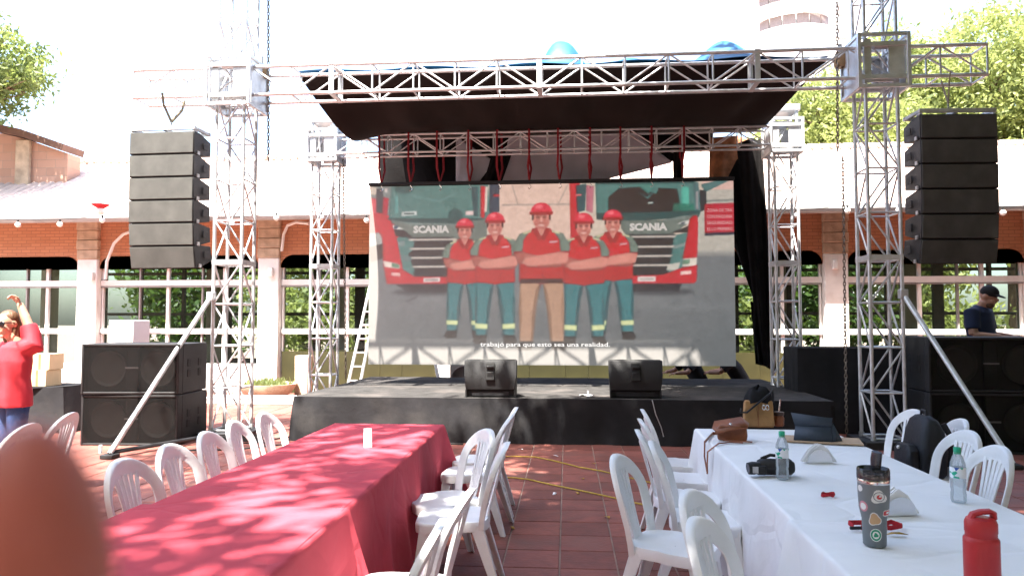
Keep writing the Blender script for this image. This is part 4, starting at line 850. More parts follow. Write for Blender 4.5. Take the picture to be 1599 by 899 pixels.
# ------------------------------------------------------------------ tables and tablecloths
def table(x0_, x1_, y0_, y1_, label, rz=0):
    t = empty('folding_table', ((x0_ + x1_) / 2, (y0_ + y1_) / 2, 0), rz); tag(t, label, 'table'); W, L = x1_ - x0_ - .03, y1_ - y0_ - .03
    MB().box((0, 0, .722), (W, L, .04)).build('table_top', CREAM, t, .008)
    for sx in (-1, 1):
        for sy in (-1, 1): MB().tube([(sx * (W / 2 - .08), sy * (L / 2 - .15), .7), (sx * (W / 2 - .06), sy * (L / 2 - .12), .0)], .016, 8).build('leg', STEEL, t)
    return t
def cloth(x0_, x1_, y0_, y1_, z, drop, m, label, seed, rz=0, amp=1.0):
    W, L = x1_ - x0_, y1_ - y0_; rg = random.Random(seed); cx, cy = (x0_ + x1_) / 2, (y0_ + y1_) / 2
    P = 2 * (W + L); N = 420; rc = .03; ph = [rg.uniform(0, 6.28) for _ in range(6)]
    def per(s):
        s %= P
        for (ax, ay, dx, dy, ln, nx, ny) in ((-W / 2, -L / 2, 1, 0, W, 0, -1), (W / 2, -L / 2, 0, 1, L, 1, 0), (W / 2, L / 2, -1, 0, W, 0, 1), (-W / 2, L / 2, 0, -1, L, -1, 0)):
            if s <= ln: return ax + dx * s, ay + dy * s, nx, ny, min(s, ln - s), s, ln
            s -= ln
    mb = MB(); nu, nv = max(10, int(W / .06)), max(20, int(L / .06))
    def topf(u, v):
        x, y = (u - .5) * (W - .02), (v - .5) * (L - .02)
        return (x, y, z + .0015 * math.sin(x * 9 + ph[0]) * math.sin(y * 6 + ph[1]) + .0018 * math.sin(y * 13 + x * 5 + ph[2]) - .004 * (max(abs(u - .5), abs(v - .5)) > .495))
    mb.grid(topf, nu, nv)
    rows = [(-1, 0., 0.), (0.0, .0, 0.), (.003, .004, -.002), (.006, .02, -.002), (.03, .05, 0), (.2, .2, 0), (.4, .4, 0), (.6, .6, 0), (.8, .8, 0), (1, 1, 0)]; rings = []
    for q, v, dz in rows:
        ring = []
        for k in range(N):
            s = P * k / N; x, y, nx, ny, e, ss, ln = per(s); e2 = max(0, 1 - e / .16)
            fold = .5 + .5 * math.sin(ss * 11 + ph[3] + 1.3 * math.sin(ss * 3.1 + ph[4])); fold2 = .5 + .5 * math.sin(ss * 26 + ph[5])
            out = (.006 if q > .003 else .002 if q > 0 else -.006 if q == 0 else -.025) + amp * v * (.018 + .05 * fold * (.35 + .65 * v) + .014 * fold2 * v) + amp * .11 * v * e2 ** 1.5
            cxn, cyn = (nx, ny)
            if e2 > 0:                              # corner: push along the diagonal
                sgx, sgy = (1 if x > 0 else -1), (1 if y > 0 else -1); cxn = nx * (1 - .5 * e2) + sgx * .5 * e2; cyn = ny * (1 - .5 * e2) + sgy * .5 * e2
            zz = z - .006 + dz - drop * v if q > 0 else (z - .0045 if q == 0 else z - .0075)
            ring.append((x + cxn * out, y + cyn * out, zz + (.012 * math.sin(ss * 5 + ph[1]) if v == 1 else 0)))
        rings.append(ring)
    mb.loft(rings, cap=False)
    o = mb.build('tablecloth', m, None, sharp=70); o.location = (cx, cy, 0); o.rotation_euler = (0, 0, rz); return tag(o, label, 'tablecloth')
RR = R(1.2)
table(-2.03, -1.12, 3.42, 6.22, 'folding table hidden under the red cloth at the stage end', RR); cloth(-2.05, -1.1, 3.38, 6.25, .75, .66, REDC, 'red tablecloth with the white card, nearer the stage', 1, RR, 1.25)
table(-2.0, -1.06, .72, 3.33, 'folding table hidden under the other red cloth, away from the stage', RR); cloth(-2.02, -1.03, .68, 3.372, .757, .66, REDC, 'red tablecloth farther from the stage, overlapping the other one', 2, RR, 1.25)
WR = R(-.3)
table(.97, 1.98, 3.40, 6.15, 'folding table hidden under the white cloth with the bags', WR); cloth(.95, 2.0, 3.36, 6.19, .75, .67, WHITEC, 'white tablecloth under the bags and tablet, nearer the stage', 3, WR, .75)
table(.93, 1.98, .8, 3.30, 'folding table hidden under the white cloth with the red bottle', WR); cloth(.91, 2.0, .75, 3.352, .757, .67, WHITEC, 'white tablecloth under the tumbler and red bottle', 4, WR, .75)

# ------------------------------------------------------------------ chairs
def make_chair():
    t = empty('plastic_chair', (0, 0, 0)); tag(t, 'x', 'chair')
    yb = lambda x, z: -.19 - (z - .42) * .28 + .9 * x * x * (1 if z > .5 else (z - .3) / .2)
    pts = [(-.19, .40), (-.2, .46), (-.208, .54), (-.214, .62)] + [(-.215 * math.cos(a), .66 + .215 * math.sin(a)) for a in [math.pi * k / 20 for k in range(21)]] + [(.214, .62), (.208, .54), (.2, .46), (.19, .40)]
    rings = []
    for i, (x, z) in enumerate(pts):
        a = pts[max(0, i - 1)]; b = pts[min(len(pts) - 1, i + 1)]; tx, tz = b[0] - a[0], b[1] - a[1]; l = math.hypot(tx, tz); nx, nz = tz / l, -tx / l      # inward
        w = .05 + .034 * max(0, (z - .7) / .175) ** 1.5; ring = []
        for d, e in ((-.004, -.016), (-.006, .0), (-.002, .016), (.008, .02), (w * .6, .006), (w, .003), (w, -.004), (w * .6, -.004), (.01, -.014)):
            xx, zz = x + nx * d, z + nz * d; ring.append((xx, yb(xx, zz) + e, zz))
        rings.append(ring)
    MB().loft(rings).build('back_frame', WHITEP, t, sharp=50)
    for k in range(5):
        f = (k - 2) / 2; rings = []  # five close slats
        for q in range(9):
            s = q / 8; z = .435 + (.80 - .435) * s; xc = f * (.05 + .036 * s * s); w = .0095 + .0055 * s; rings.append([(xc - w, yb(xc, z) - .004, z), (xc, yb(xc, z) - .009, z), (xc + w, yb(xc, z) - .004, z), (xc + w, yb(xc, z) + .004, z), (xc, yb(xc, z) + .009, z), (xc - w, yb(xc, z) + .004, z)])
        MB().loft(rings).build('back_slat', WHITEP, t, sharp=50)
    rings = []; n = 40
    for s, z in ((.02, .424), (.4, .425), (.75, .431), (.93, .442), (1.0, .440), (1.025, .425), (1.02, .385), (1.0, .385)):
        ring = []
        for k in range(n):
            a = 2 * math.pi * k / n; c, s_ = math.cos(a), math.sin(a); r = 1 / (abs(c) ** 4 + abs(s_) ** 4) ** .25
            ring.append((.205 * s * r * c * (1 + .06 * s_), .01 + .215 * s * r * s_, z + (.006 * s * s if s_ < 0 else -.006 * s * s * s_)))
        rings.append(ring)
    MB().loft(rings, cap=False).build('seat', WHITEP, t, sharp=60)
    for sx in (-1, 1):
        for front in (True, False):
            tp, bt = (Vector((sx * .19, .19, .425)), Vector((sx * .225, .245, 0))) if front else (Vector((sx * .19, -.175, .43)), Vector((sx * .22, -.30, 0)))
            sy = 1 if front else -1; rings = []
            for q in range(5):
                f = q / 4; p = tp.lerp(bt, f); a = .075 * (1 - f) + .038 * f; th = .011
                rings.append([p + Vector((-sx * x, -sy * y, 0)) for x, y in ((0, 0), (a, 0), (a, th), (th, th), (th, a), (0, a))])
            MB().loft(rings).build('leg', WHITEP, t, .003, sharp=30)
    return t
chair0 = make_chair(); first = [True]
def chair(px_, face, label, group=None, ztop=.872):
    p = pz(*px_, ztop); a = R(face); d = Vector((math.cos(a), math.sin(a), 0)); loc = Vector((p.x, p.y, 0)) + d * .315; rz = a - math.pi / 2; loc.z = .001
    if first[0]: first[0] = False; o = chair0; o.location = loc; o.rotation_euler = (0, 0, rz); o['label'] = label
    else: o = dup(chair0, loc, rz, label)
    if 'group' in o: del o['group']
    if group: o['group'] = group
    return o
GL, GR_, GW = 'chairs between the red table and the subwoofers', 'chairs at the red table along the aisle', 'chairs at the white table along the aisle'
for k, (p, f) in enumerate((((410, 645), -3), ((362, 658), 3), ((320, 675), 1), ((262, 695), -2), ((190, 718), -4))): chair(p, f, 'white plastic chair on the subwoofer side of the red tables, %s from the stage' % ORD[k], GL)
chair((112, 645), 188, 'white plastic chair facing away from the red tables, nearer the subwoofers', 'chairs standing apart near the person in red'); chair((48, 662), 182, 'white plastic chair facing away from the red tables, farther from the subwoofers', 'chairs standing apart near the person in red')
for k, (p, f) in enumerate((((806, 637), 183), ((799, 650), 176), ((792, 692), 184), ((735, 766), 177), ((690, 815), 182))): chair(p, f, 'white plastic chair pushed in to the red tables along the aisle, %s from the stage' % ORD[k], GR_)
chair((762, 671), 212, 'white plastic chair turned askew at the red table, along the aisle')
for k, (p, f) in enumerate((((1003, 640), -2), ((999, 655), 2), ((995, 672), -3), ((1017, 690), -10), ((1075, 767), -30))): chair(p, f, 'white plastic chair pushed in to the white tables along the aisle, %s from the stage' % ORD[k], GW)
chair((962, 711), -22, 'white plastic chair pulled away from the white table into the aisle'); chair((1085, 811), -26, 'white plastic chair turned askew at the white table beside the tumbler')
chair((1428, 640), 190, 'white plastic chair at the far end of the white table beside the backpack'); chair((1502, 655), 178, 'white plastic chair holding the black backpack'); chair((1512, 673), 190, 'white plastic chair at the white table between the backpack and the water bottle'); chair((1560, 697), 186, 'white plastic chair across the white table from the tumbler, behind the water bottle')

# ------------------------------------------------------------------ things on the tables
TZ = .7545
def on(px_, z=TZ): return pz(*px_, z)
c = empty('place_card', on((574, 697)), R(20)); tag(c, 'small white folded card standing on the red tablecloth', 'card')
MB().ext([(-.028, 0), (-.03, 0), (-.002, .125), (.002, .125), (.03, 0), (.028, 0), (0, .121)], 0, -.027, .027).build('card', PAPER, c)
def napkins(px_, rz, label):
    t = empty('napkin_holder', on(px_), rz); tag(t, label, 'napkin holder', 'steel napkin holders on the white tables'); arc_ = [(.078 * math.cos(a), .004 + .078 * math.sin(a)) for a in [math.pi * k / 16 for k in range(17)]]
    for y in (-.022, .02): MB().ext(arc_, 1, y, y + .002).build('plate', CHROME, t)
    MB().box((0, 0, .002), (.156, .044, .004)).build('base', CHROME, t)
    for k in range(5):
        y = -.016 + k * .0075; s = rnd.uniform(-.012, .012); MB().ext([(-.1 + s, .008), (.1 + s, .006), (.045 + s, .085), (.0 + s, .118 + rnd.uniform(-.008, .004)), (-.05 + s, .08)], 1, y, y + .004).build('napkin', PAPER, t)
napkins((1278, 722), R(8), 'steel napkin holder with white napkins near the tablet'); napkins((1402, 803), R(14), 'steel napkin holder with white napkins behind the tumbler')
def label_mat():
    m = M('bottle_label', (.75, .8, .85), .4); n = m.node_tree.nodes; l = m.node_tree.links; tc = n.new('ShaderNodeTexCoord'); vo = n.new('ShaderNodeTexVoronoi'); vo.inputs['Scale'].default_value = 42; l.new(tc.outputs['Object'], vo.inputs['Vector'])
    sp = n.new('ShaderNodeSeparateXYZ'); l.new(tc.outputs['Object'], sp.inputs[0]); cr = n.new('ShaderNodeValToRGB'); cr.color_ramp.interpolation = 'CONSTANT'; e = cr.color_ramp.elements; e[0].color = (.03, .1, .42, 1); e[0].position = 0; e[1].color = (.8, .84, .88, 1); e[1].position = .22
    e2 = e.new(.78); e2.color = (.02, .42, .26, 1); l.new(vo.outputs['Color'], cr.inputs[0]); l.new(cr.outputs[0], n['Principled BSDF'].inputs['Base Color']); return m
LABEL = label_mat()
def bottle(px_, label):
    t = empty('water_bottle', on(px_)); tag(t, label, 'bottle')
    MB().lathe([(.018, .004), (.03, .0), (.034, .012), (.0335, .04), (.031, .055), (.034, .07), (.0335, .1), (.0335, .16), (.032, .185), (.022, .215), (.0135, .228), (.0135, .238)], 24).build('body', PET, t, sharp=50)
    MB().lathe([(.0342, .115), (.0346, .116), (.0346, .164), (.0342, .165)], 24, cap=False).build('label_band', LABEL, t); MB().lathe([(.0165, .234), (.0165, .255), (.014, .258)], 20).build('cap', GREENCAP, t); MB().lathe([(.0155, .226), (.0155, .231)], 20).build('neck_ring', GREENCAP, t)
bottle((1222, 747), 'water bottle with green cap standing beside the black camera'); bottle((1497, 783), 'water bottle with green cap standing at the chair side table edge')
# tumbler with stickers
tp_ = on((1366, 850), .7615); tm = empty('tumbler', tp_, R(4)); tag(tm, 'grey tumbler covered in stickers with smoked lid and raised spout', 'tumbler')
prof = [(.038, 0), (.041, .004), (.044, .1), (.053, .14), (.056, .2), (.0565, .235)]
MB().lathe(prof, 36).build('body', GREYP, tm, sharp=50); MB().lathe([(.0568, .234), (.0574, .236), (.0574, .25), (.0565, .252)], 36).build('steel_rim', CHROME, tm)
ldd = MB().lathe([(.0585, .25), (.0585, .285), (.056, .29), (.05, .279)], 36).build('lid', SMOKE, tm); MB().tube([(.01, .0, .28), (.012, 0, .32), (.014, -.005, .35)], [.018, .02, .019], 12).build('spout', SMOKE, ldd)
def rad_at(z):
    for (r0, z0), (r1, z1) in zip(prof, prof[1:]):
        if z0 <= z <= z1: return r0 + (r1 - r0) * (z - z0) / (z1 - z0)
    return .05
def sticker(ang, zc, w_, h, shape, m, off=.0006):
    mb = MB(); n = 20; ring = [(R(ang) + w_ / .05 * shape(2 * math.pi * k / n) * math.cos(2 * math.pi * k / n), zc + h * shape(2 * math.pi * k / n) * math.sin(2 * math.pi * k / n)) for k in range(n)]
    vs = [((rad_at(zc) + off) * math.cos(R(ang)), (rad_at(zc) + off) * math.sin(R(ang)), zc)]
    for f in (.5, 1):
        for a, z in ring: a2 = R(ang) + (a - R(ang)) * f; z2 = zc + (z - zc) * f; r = rad_at(z2) + off; vs.append((r * math.cos(a2), r * math.sin(a2), z2))
    fs = [(0, 1 + k, 1 + (k + 1) % n) for k in range(n)] + [(1 + k, 1 + n + k, 1 + n + (k + 1) % n, 1 + (k + 1) % n) for k in range(n)]
    return mb.add(vs, fs).build('sticker', m, tm)
one = lambda a: 1.; blob = lambda a: 1 + .18 * math.cos(3 * a + 1); rect = lambda a: min(1 / max(abs(math.cos(a)), 1e-3), 1 / max(abs(math.sin(a)), 1e-3))
WS, RS, OS, GS, PS = M('sticker_white', (.8, .8, .78), .4), M('sticker_red', (.6, .05, .05), .4), M('sticker_orange', (.6, .38, .2), .4), M('sticker_green', (.03, .3, .16), .4), M('sticker_pink', (.6, .25, .3), .4)
sticker(-95, .19, .025, .024, blob, WS); sticker(-95, .192, .019, .018, one, GREYP, .0009); sticker(-95, .192, .016, .0155, one, WS, .0012); sticker(-95, .191, .0085, .0085, one, RS, .0015); sticker(-92, .194, .004, .0035, blob, WS, .0018)
sticker(-112, .105, .024, .024, blob, WS); sticker(-112, .105, .0205, .0205, blob, OS, .0009); sticker(-55, .13, .02, .012, rect, WS); sticker(-55, .13, .018, .009, rect, RS, .0009); sticker(-52, .131, .009, .004, rect, WS, .0012)
sticker(-108, .047, .024, .024, one, WS); sticker(-108, .047, .021, .021, one, GS, .0009); sticker(-108, .047, .014, .014, one, WS, .0012); sticker(-108, .047, .009, .008, blob, GS, .0015)
sticker(-158, .15, .018, .02, one, PS); sticker(-158, .15, .012, .013, one, WS, .0009); sticker(-170, .215, .012, .012, one, WS); sticker(-25, .06, .014, .014, blob, WS); sticker(-20, .2, .012, .014, one, WS)
# red bottle
rb2 = empty('red_bottle', pz(1531, 800, 1.04) - Vector((0, 0, 1.04 - .7615))); tag(rb2, 'red metal bottle with screw lid and carry loop', 'bottle')
MB().lathe([(.044, 0), (.048, .006), (.048, .195), (.0475, .204), (.043, .21)], 32).build('body', REDB, rb2, sharp=50)
l2 = MB().lathe([(.042, .208), (.042, .222), (.0435, .224), (.0435, .25), (.039, .262), (.03, .266)], 32).build('lid', REDB, rb2, sharp=40)
MB().tube([(-.03, 0, .258), (-.022, 0, .274), (0, 0, .281), (.024, 0, .283), (.036, 0, .278), (.036, 0, .262)], .009, 8, 1.5).build('carry_loop', REDB, l2)
# lanyards and leaf
def ribbon(name, pts, z0, label, clip=None, w_=.008):
    t = empty(name, pts[0]); o = pts[0]; tag(t, label, 'lanyard'); mb = MB(); mb.tube([p - o for p in pts], w_, 6, .25, up=(0, 0, 1)); mb.build('ribbon', REDW, t)
    if clip is not None: MB().tube([clip[0] - o, clip[1] - o], .007, 8).build('clip', BLACK, t)
    return t
b = on((1293, 775)); ribbon('lanyard', [b + Vector((.032 * math.cos(t) * (1 + .2 * math.sin(t * 2)), .024 * math.sin(t), .011 + .004 * math.sin(3 * t))) for t in [k * .42 for k in range(31)]], 0, 'small coiled red lanyard lying alone on the white tablecloth')
b = on((1372, 826), .766); L_ = [(-.095, .01), (-.1, .05), (-.07, .075), (-.02, .06), (.03, .05), (.08, .075), (.105, .055), (.1, .02), (.05, .005), (-.02, .0), (-.07, -.005)]
ribbon('lanyard', [b + Vector((x, y, .006 + .006 * (k % 2))) for k, (x, y) in enumerate(L_)], 0, 'red lanyard with black clip spread around the foot of the tumbler', (b + Vector((-.07, -.005, .006)), b + Vector((-.115, -.012, .006))), .01)
lf = MB(); lf.add([(-.035, 0, .004), (-.01, -.014, .012), (.02, -.01, .014), (.05, 0, .006), (.02, .012, .012), (-.01, .014, .01)], [(0, 1, 2, 3, 4, 5)]); DRY = M('dry_leaf', (.45, .27, .06), .8)
o = lf.build('fallen_leaf', DRY, None, solid=.002, loc=on((1398, 836), .7615)); tag(o, 'dry yellow leaf lying on the white tablecloth by the tumbler', 'leaf')
# bags
hb = empty('handbag', on((1189, 668)) + Vector((0, .1, 0)), R(-5)); tag(hb, 'tall tan leather handbag with black cloth stuffed on top', 'handbag')
W2, D2, H2 = .112, .06, .215
MB().loft([[(sx * W2 * k, sy * D2 * k2, z) for sx, sy in ((-1, -1), (1, -1), (1, 1), (-1, 1))] for z, k, k2 in ((0, 1.02, 1.05), (.02, 1.06, 1.1), (.1, 1.03, 1.0), (H2, .98, .75))]).build('body', TAN, hb, .012)
MB().box((-.01, -.065, .1), (.004, .01, .18)).build('seam', LEATHER, hb)
for x in (.035, .062): MB().tube([(x + .012 * math.cos(t), -.072, .165 + .02 * math.sin(t)) for t in [k * .6 for k in range(11)]], .0035, 6).build('ring', CHROME, hb)
MB().grid(lambda u, v: ((.105 + .012 * math.sin(u * 30)) * math.cos(u * 6.283) * math.cos(v * 1.5) ** .6, .062 * math.sin(u * 6.283) * math.cos(v * 1.5) ** .6, .2 + .12 * math.sin(v * 1.55) + .014 * math.sin(u * 19 + v * 4) + .01 * math.sin(u * 7)), 40, 12).build('black_cloth', CLOTHK, hb, sharp=80)
MB().tube([(-.14, -.05, .15), (-.15, -.06, .12), (-.1, -.075, .12), (-.02, -.08, .19), (.08, -.06, .27), (.115, 0, .3), (.125, .03, .24), (.12, .03, .19)], .012, 8, .6).build('handle', BLACK, hb)
mt = empty('drinking_gourd', on((1218, 666)) + Vector((0, .03, 0))); tag(mt, 'leather wrapped drinking gourd with metal straw by the tall handbag', 'cup')
MB().lathe([(.03, 0), (.04, .01), (.042, .07), (.034, .09)], 18).build('cup', LEATHER, mt); MB().lathe([(.035, .088), (.042, .094), (.042, .118), (.034, .12)], 18).build('rim', M('dark_wood', (.06, .03, .02), .5), mt); MB().tube([(.0, 0, .1), (.014, 0, .22)], .006, 8).build('straw', CHROME, mt)
sb = empty('shoulder_bag', on((1146, 688)) + Vector((0, .05, 0)), R(-14)); tag(sb, 'small brown leather shoulder bag with strap hanging off the white table', 'bag')
MB().loft([[(sx * .1 * k, sy * .05, z) for sx, sy in ((-1, -1), (1, -1), (1, 1), (-1, 1))] for z, k in ((0, 1.), (.03, 1.05), (.09, 1.0), (.11, .9))]).build('body', LEATHER, sb, .012)
MB().add([(-.13, .06, .12), (.06, .06, .16), (.115, .06, .115), (.11, -.07, .1), (.02, -.085, .085), (-.1, -.09, .055), (-.14, -.03, .08)], [(0, 6, 5, 4), (0, 4, 3, 1), (1, 3, 2)]).build('flap', LEATHER, sb, solid=.008)
MB().ball((-.01, -.055, .118), (.012, .01, .01), 8, 6).build('clasp', CHROME, sb)
MB().box((.04, -.1, .008), (.2, .035, .006), Matrix.Rotation(R(-6), 3, 'Z')).build('strap_end', LEATHER, sb, .002)
inv = sb.matrix_basis.inverted() if False else (Matrix.Translation(sb.location) @ Matrix.Rotation(R(-14), 4, 'Z')).inverted()
edge = [on((1121, 676), .768), pz(1113, 676, .762), py(1101, 690, 5.42), py(1100, 712, 5.38), py(1105, 736, 5.34), py(1109, 739, 5.33), py(1111, 725, 5.33), py(1112, 705, 5.3), pz(1122, 692, .764), pz(1140, 690, .762), pz(1160, 691, .762)]
edge = [Vector((min(p.x, .905) if 1 < i < 8 else p.x, p.y, p.z)) for i, p in enumerate(edge)]
MB().tube([inv @ p for p in edge], .011, 6, .5).build('strap', LEATHER, sb)
# tablet on kraft folder
kf = MB().box((0, 0, .006), (.52, .3, .01)).build('paper_folder', KRAFT, None, .003, loc=on((1288, 690)), rz=R(-14)); kf.location += Vector((.0, .06, 0)); tag(kf, 'kraft paper folder lying under the tablet', 'folder')
tb2 = empty('tablet', on((1272, 690)) + Vector((0, .02, .012)), R(-16)); tag(tb2, 'tablet in slate blue case propped up as a tent', 'tablet')
MB().add([(-.135, -.05, 0), (.12, -.05, 0), (.12, -.005, .105), (-.12, -.005, .105)], [(0, 1, 2, 3)]).build('case_stand', SLATE, tb2, solid=.008)
MB().add([(-.125, -.01, .1), (.12, -.01, .1), (.125, .0, .16), (-.15, .0, .19)], [(0, 1, 2, 3)]).build('case_back', SLATE, tb2, solid=.008)
MB().add([(-.13, .01, .17), (.13, .005, .16), (.14, .12, .0), (-.12, .12, .0)], [(0, 1, 2, 3)]).build('screen_panel', BLACK, tb2, solid=.009)
MB().add([(.122, -.05, 0), (.19, .03, 0), (.125, .0, .13)], [(0, 1, 2)]).build('case_fold', SLATE, tb2, solid=.006)
# camera
cm = empty('camcorder', on((1206, 744)) + Vector((0, .04, 0)), R(-4)); tag(cm, 'black hand held camera with lens lying beside a water bottle', 'camera')
MB().loft([[Vector((x, .038 * math.cos(t) * k, .048 + .045 * math.sin(t) * k)) for t in [2 * math.pi * q / 14 for q in range(14)]] for x, k in ((-.07, .75), (-.05, 1.), (.07, 1.02), (.11, .95), (.128, .6))]).build('body', BLACK, cm, sharp=50)
MB().tube([(-.06, -.02, .045), (-.1, -.03, .043), (-.125, -.035, .04)], [.032, .036, .033], 16).build('lens_barrel', BLACK, cm); MB().tube([(-.118, -.034, .041), (-.127, -.036, .04)], .027, 16).build('lens', M('lens_glass', (.12, .13, .15), .1), cm); MB().box((-.055, -.045, .035), (.055, .03, .05)).build('viewfinder', BLACK, cm, .01); MB().box((-.09, -.066, .04), (.03, .004, .034)).build('badge', STEEL, cm)
MB().tube([(-.05, 0, .09), (0, .0, .112), (.06, 0, .108), (.11, 0, .08)], .009, 8, .5).build('hand_strap', RUBBER, cm)
# backpack on chair
bp = empty('backpack', (2.64, 5.95, .447), R(95)); tag(bp, 'black backpack resting on a white plastic chair', 'backpack')
rings = []
for z, k, k2 in ((0, .85, .8), (.03, 1, 1), (.2, 1.02, 1.), (.34, .95, .85), (.42, .75, .55), (.455, .4, .25)):
    rings.append([Vector((.17 * k * math.copysign(abs(math.cos(t)) ** .5, math.cos(t)) + .008 * math.sin(5 * t + z * 20), .11 * k2 * math.copysign(abs(math.sin(t)) ** .5, math.sin(t)) + .006 * math.sin(z * 30), z)) for t in [2 * math.pi * q / 28 for q in range(28)]])
BAG = M('black_nylon', (.016, .017, .022), .6, 0, .25, 5, .35, 20); MB().loft(rings).build('body', BAG, bp, sharp=60)
MB().loft([[Vector((.13 * k * math.copysign(abs(math.cos(t)) ** .5, math.cos(t)), .14 + .05 * k * math.copysign(abs(math.sin(t)) ** .6, math.sin(t)), z)) for t in [2 * math.pi * q / 20 for q in range(20)]] for z, k in ((.02, .8), (.05, 1), (.2, .95), (.24, .6))]).build('pocket', BAG, bp)
MB().tube([(-.04, 0, .44), (-.03, 0, .49), (.03, 0, .49), (.04, 0, .44)], .01, 8).build('top_handle', BAG, bp); MB().ball((.02, .19, .21), .014, 8, 6).build('tag', PAPER, bp)
for s in (-1, 1): MB().tube([(s * .08, -.1, .4), (s * .09, -.15, .3), (s * .1, -.13, .08)], .022, 8, .35).build('shoulder_strap', BAG, bp)

# ------------------------------------------------------------------ cables and litter on the paving
for pts, lab in ((((770, 746), (800, 745), (826, 748), (860, 756), (910, 766), (960, 777), (1012, 789), (1050, 800)), 'yellow cable crossing the aisle, the one farther from the stage'), (((770, 714), (800, 712), (836, 713), (870, 720), (905, 729), (940, 735), (990, 747), (1030, 756)), 'yellow cable crossing the aisle, the one nearer the stage')):
    o = MB().tube([pz(x, y, .01) for x, y in pts], .0075, 6).build('floor_cable', YELLOW); tag(o, lab, 'cable')
for k, (x, y) in enumerate(((867, 712), (926, 724), (901, 770), (866, 771), (800, 824), (911, 748), (815, 702), (950, 808), (300, 735), (345, 742), (1420, 722), (1540, 745))):
    s = rnd.uniform(.7, 1.3); o = MB().add([(-.04 * s, 0, .004), (0, -.014, .016), (.04 * s, .005, .004), (0, .016 * s, .012), (.03, .03, .006)], [(0, 1, 3), (1, 2, 3), (3, 2, 4)]).build('fallen_leaf', DRY if k % 3 else PAPER, None, solid=.002, loc=pz(x, y, .002), rz=rnd.uniform(0, 6))
    tag(o, 'small dry scrap of leaf lying on the terracotta tiles', 'leaf', 'dry scraps on the paving')
o = MB().tube([Vector((-4.5, 9.6, .012)) + Vector((.35 * math.cos(t) * (1 + .1 * math.sin(2.3 * t)), .16 * math.sin(t), .004 * t)) for t in [k * .35 for k in range(60)]], .009, 6).build('cable_coil', RUBBER); tag(o, 'coil of black cable on the ground by the tower foot', 'cable')

for pts, lab in (([(-5.1, 10.1, .02), (-4.6, 9.75, .012), (-4.2, 9.9, .012), (-3.95, 10.3, .012), (-3.95, 11.5, .012)], 'black cable running from the subwoofers along the stage side'), ([(-5.3, 9.3, .012), (-4.9, 9.0, .012), (-4.3, 9.1, .012), (-3.9, 9.5, .012), (-3.0, 9.72, .012), (-1.5, 9.76, .012)], 'black cable lying along the foot of the stage skirt')):
    tag(MB().tube(pts, .011, 6).build('floor_cable', RUBBER), lab, 'cable')
# ------------------------------------------------------------------ people
def limb(mb, pts, rad, flat=1.0, n=12, up=None): mb.tube(pts, rad, n, flat, up)
def fused(mb, name, m, parent, vox=.009, it=4):
    o = mb.build(name, m, parent, sharp=180); r = o.modifiers.new('fuse', 'REMESH'); r.mode = 'VOXEL'; r.voxel_size = vox; r.use_smooth_shade = True
    s = o.modifiers.new('smooth', 'SMOOTH'); s.iterations = it; s.factor = .5; return o
def head(mb, c, f, up, s=1.0):
    c, f, up = Vector(c), Vector(f).normalized(), Vector(up).normalized(); sd = f.cross(up).normalized(); up = sd.cross(f); mt_ = Matrix((sd, f, up)).transposed()
    b = MB(); b.ball((0, -.01, .03), (.074, .092, .095), 18, 12); b.ball((0, .022, -.045), (.056, .068, .072), 16, 10); b.ball((0, .096, -.005), (.014, .02, .026), 8, 6); b.ball((0, .084, -.055), (.024, .012, .012), 8, 6); b.ball((0, .072, -.1), (.025, .02, .016), 8, 6)
    for s_ in (-1, 1): b.ball((s_ * .076, -.012, .0), (.012, .026, .034), 8, 6); b.ball((s_ * .035, .07, -.03), (.025, .02, .02), 8, 6)
    mb.add([c + mt_ @ (Vector(p) * s) for p in b.v], b.f); return lambda p: c + mt_ @ (Vector(p) * s)
def hand(mb, w_, d, up, curl=.5, s=1.0):
    w_, d, up = Vector(w_), Vector(d).normalized(), Vector(up).normalized(); sd = d.cross(up).normalized(); up = sd.cross(d)
    mb.tube([w_, w_ + d * .04 * s, w_ + d * .085 * s], [.025 * s, .036 * s, .037 * s], 12, .45, up=sd)
    for k, L in enumerate((.068, .078, .072, .056)):
        p = w_ + d * .08 * s + sd * (.028 - .019 * k) * s; q = [p]; a = 0
        for j in range(3): a += curl * .8; p = p + (d * math.cos(a) + up * math.sin(a)) * L * s / 3 * (1.1 - .12 * j); q.append(p)
        mb.tube(q, [.0095 * s, .009 * s, .0085 * s, .007 * s], 8)
    p = w_ + d * .025 * s + sd * .03 * s; mb.tube([w_ + d * .02 * s, p, p + (d * .6 + sd * .7 + up * .2) * .035 * s, p + (d * 1.1 + sd * .7 + up * .6) * .055 * s], [.014 * s, .014 * s, .011 * s, .008 * s], 8)
# person in red top with raised arm
pc_ = py(27, 508, 6.45); fx = Vector((pc_.x, pc_.y, 0)); wo = empty('person', (fx.x, fx.y, 0)); tag(wo, 'person in red blouse and jeans with sunglasses and one arm raised', 'person')
def W3(x, y, z): return Vector((x, y, z))            # local: body faces left and towards the viewer
fdir = Vector((-.55, -.83, 0)).normalized(); sdir = Vector((-fdir.y, fdir.x, 0)); sdir = -sdir          # sdir: the side nearer the stage
def L3(s, f, z): return sdir * s + fdir * f + Vector((0, 0, z))
if sdir.x < 0: sdir = -sdir
bm = MB(); HC = Vector((-.075, -.03, 1.585)); HP = head(bm, HC, Vector((-.12, -1, -.06)), (-.12, 0, 1), 1.0)
limb(bm, [HC + Vector((.01, .01, -.06)), L3(0, -.01, 1.4)], [.052, .06]); limb(bm, [L3(0, 0, 1.42), L3(0, 0, 1.3), L3(0, .0, 1.1), L3(0, 0, .95), L3(0, 0, .85)], [.1, .15, .13, .16, .15], .72, 18, sdir)
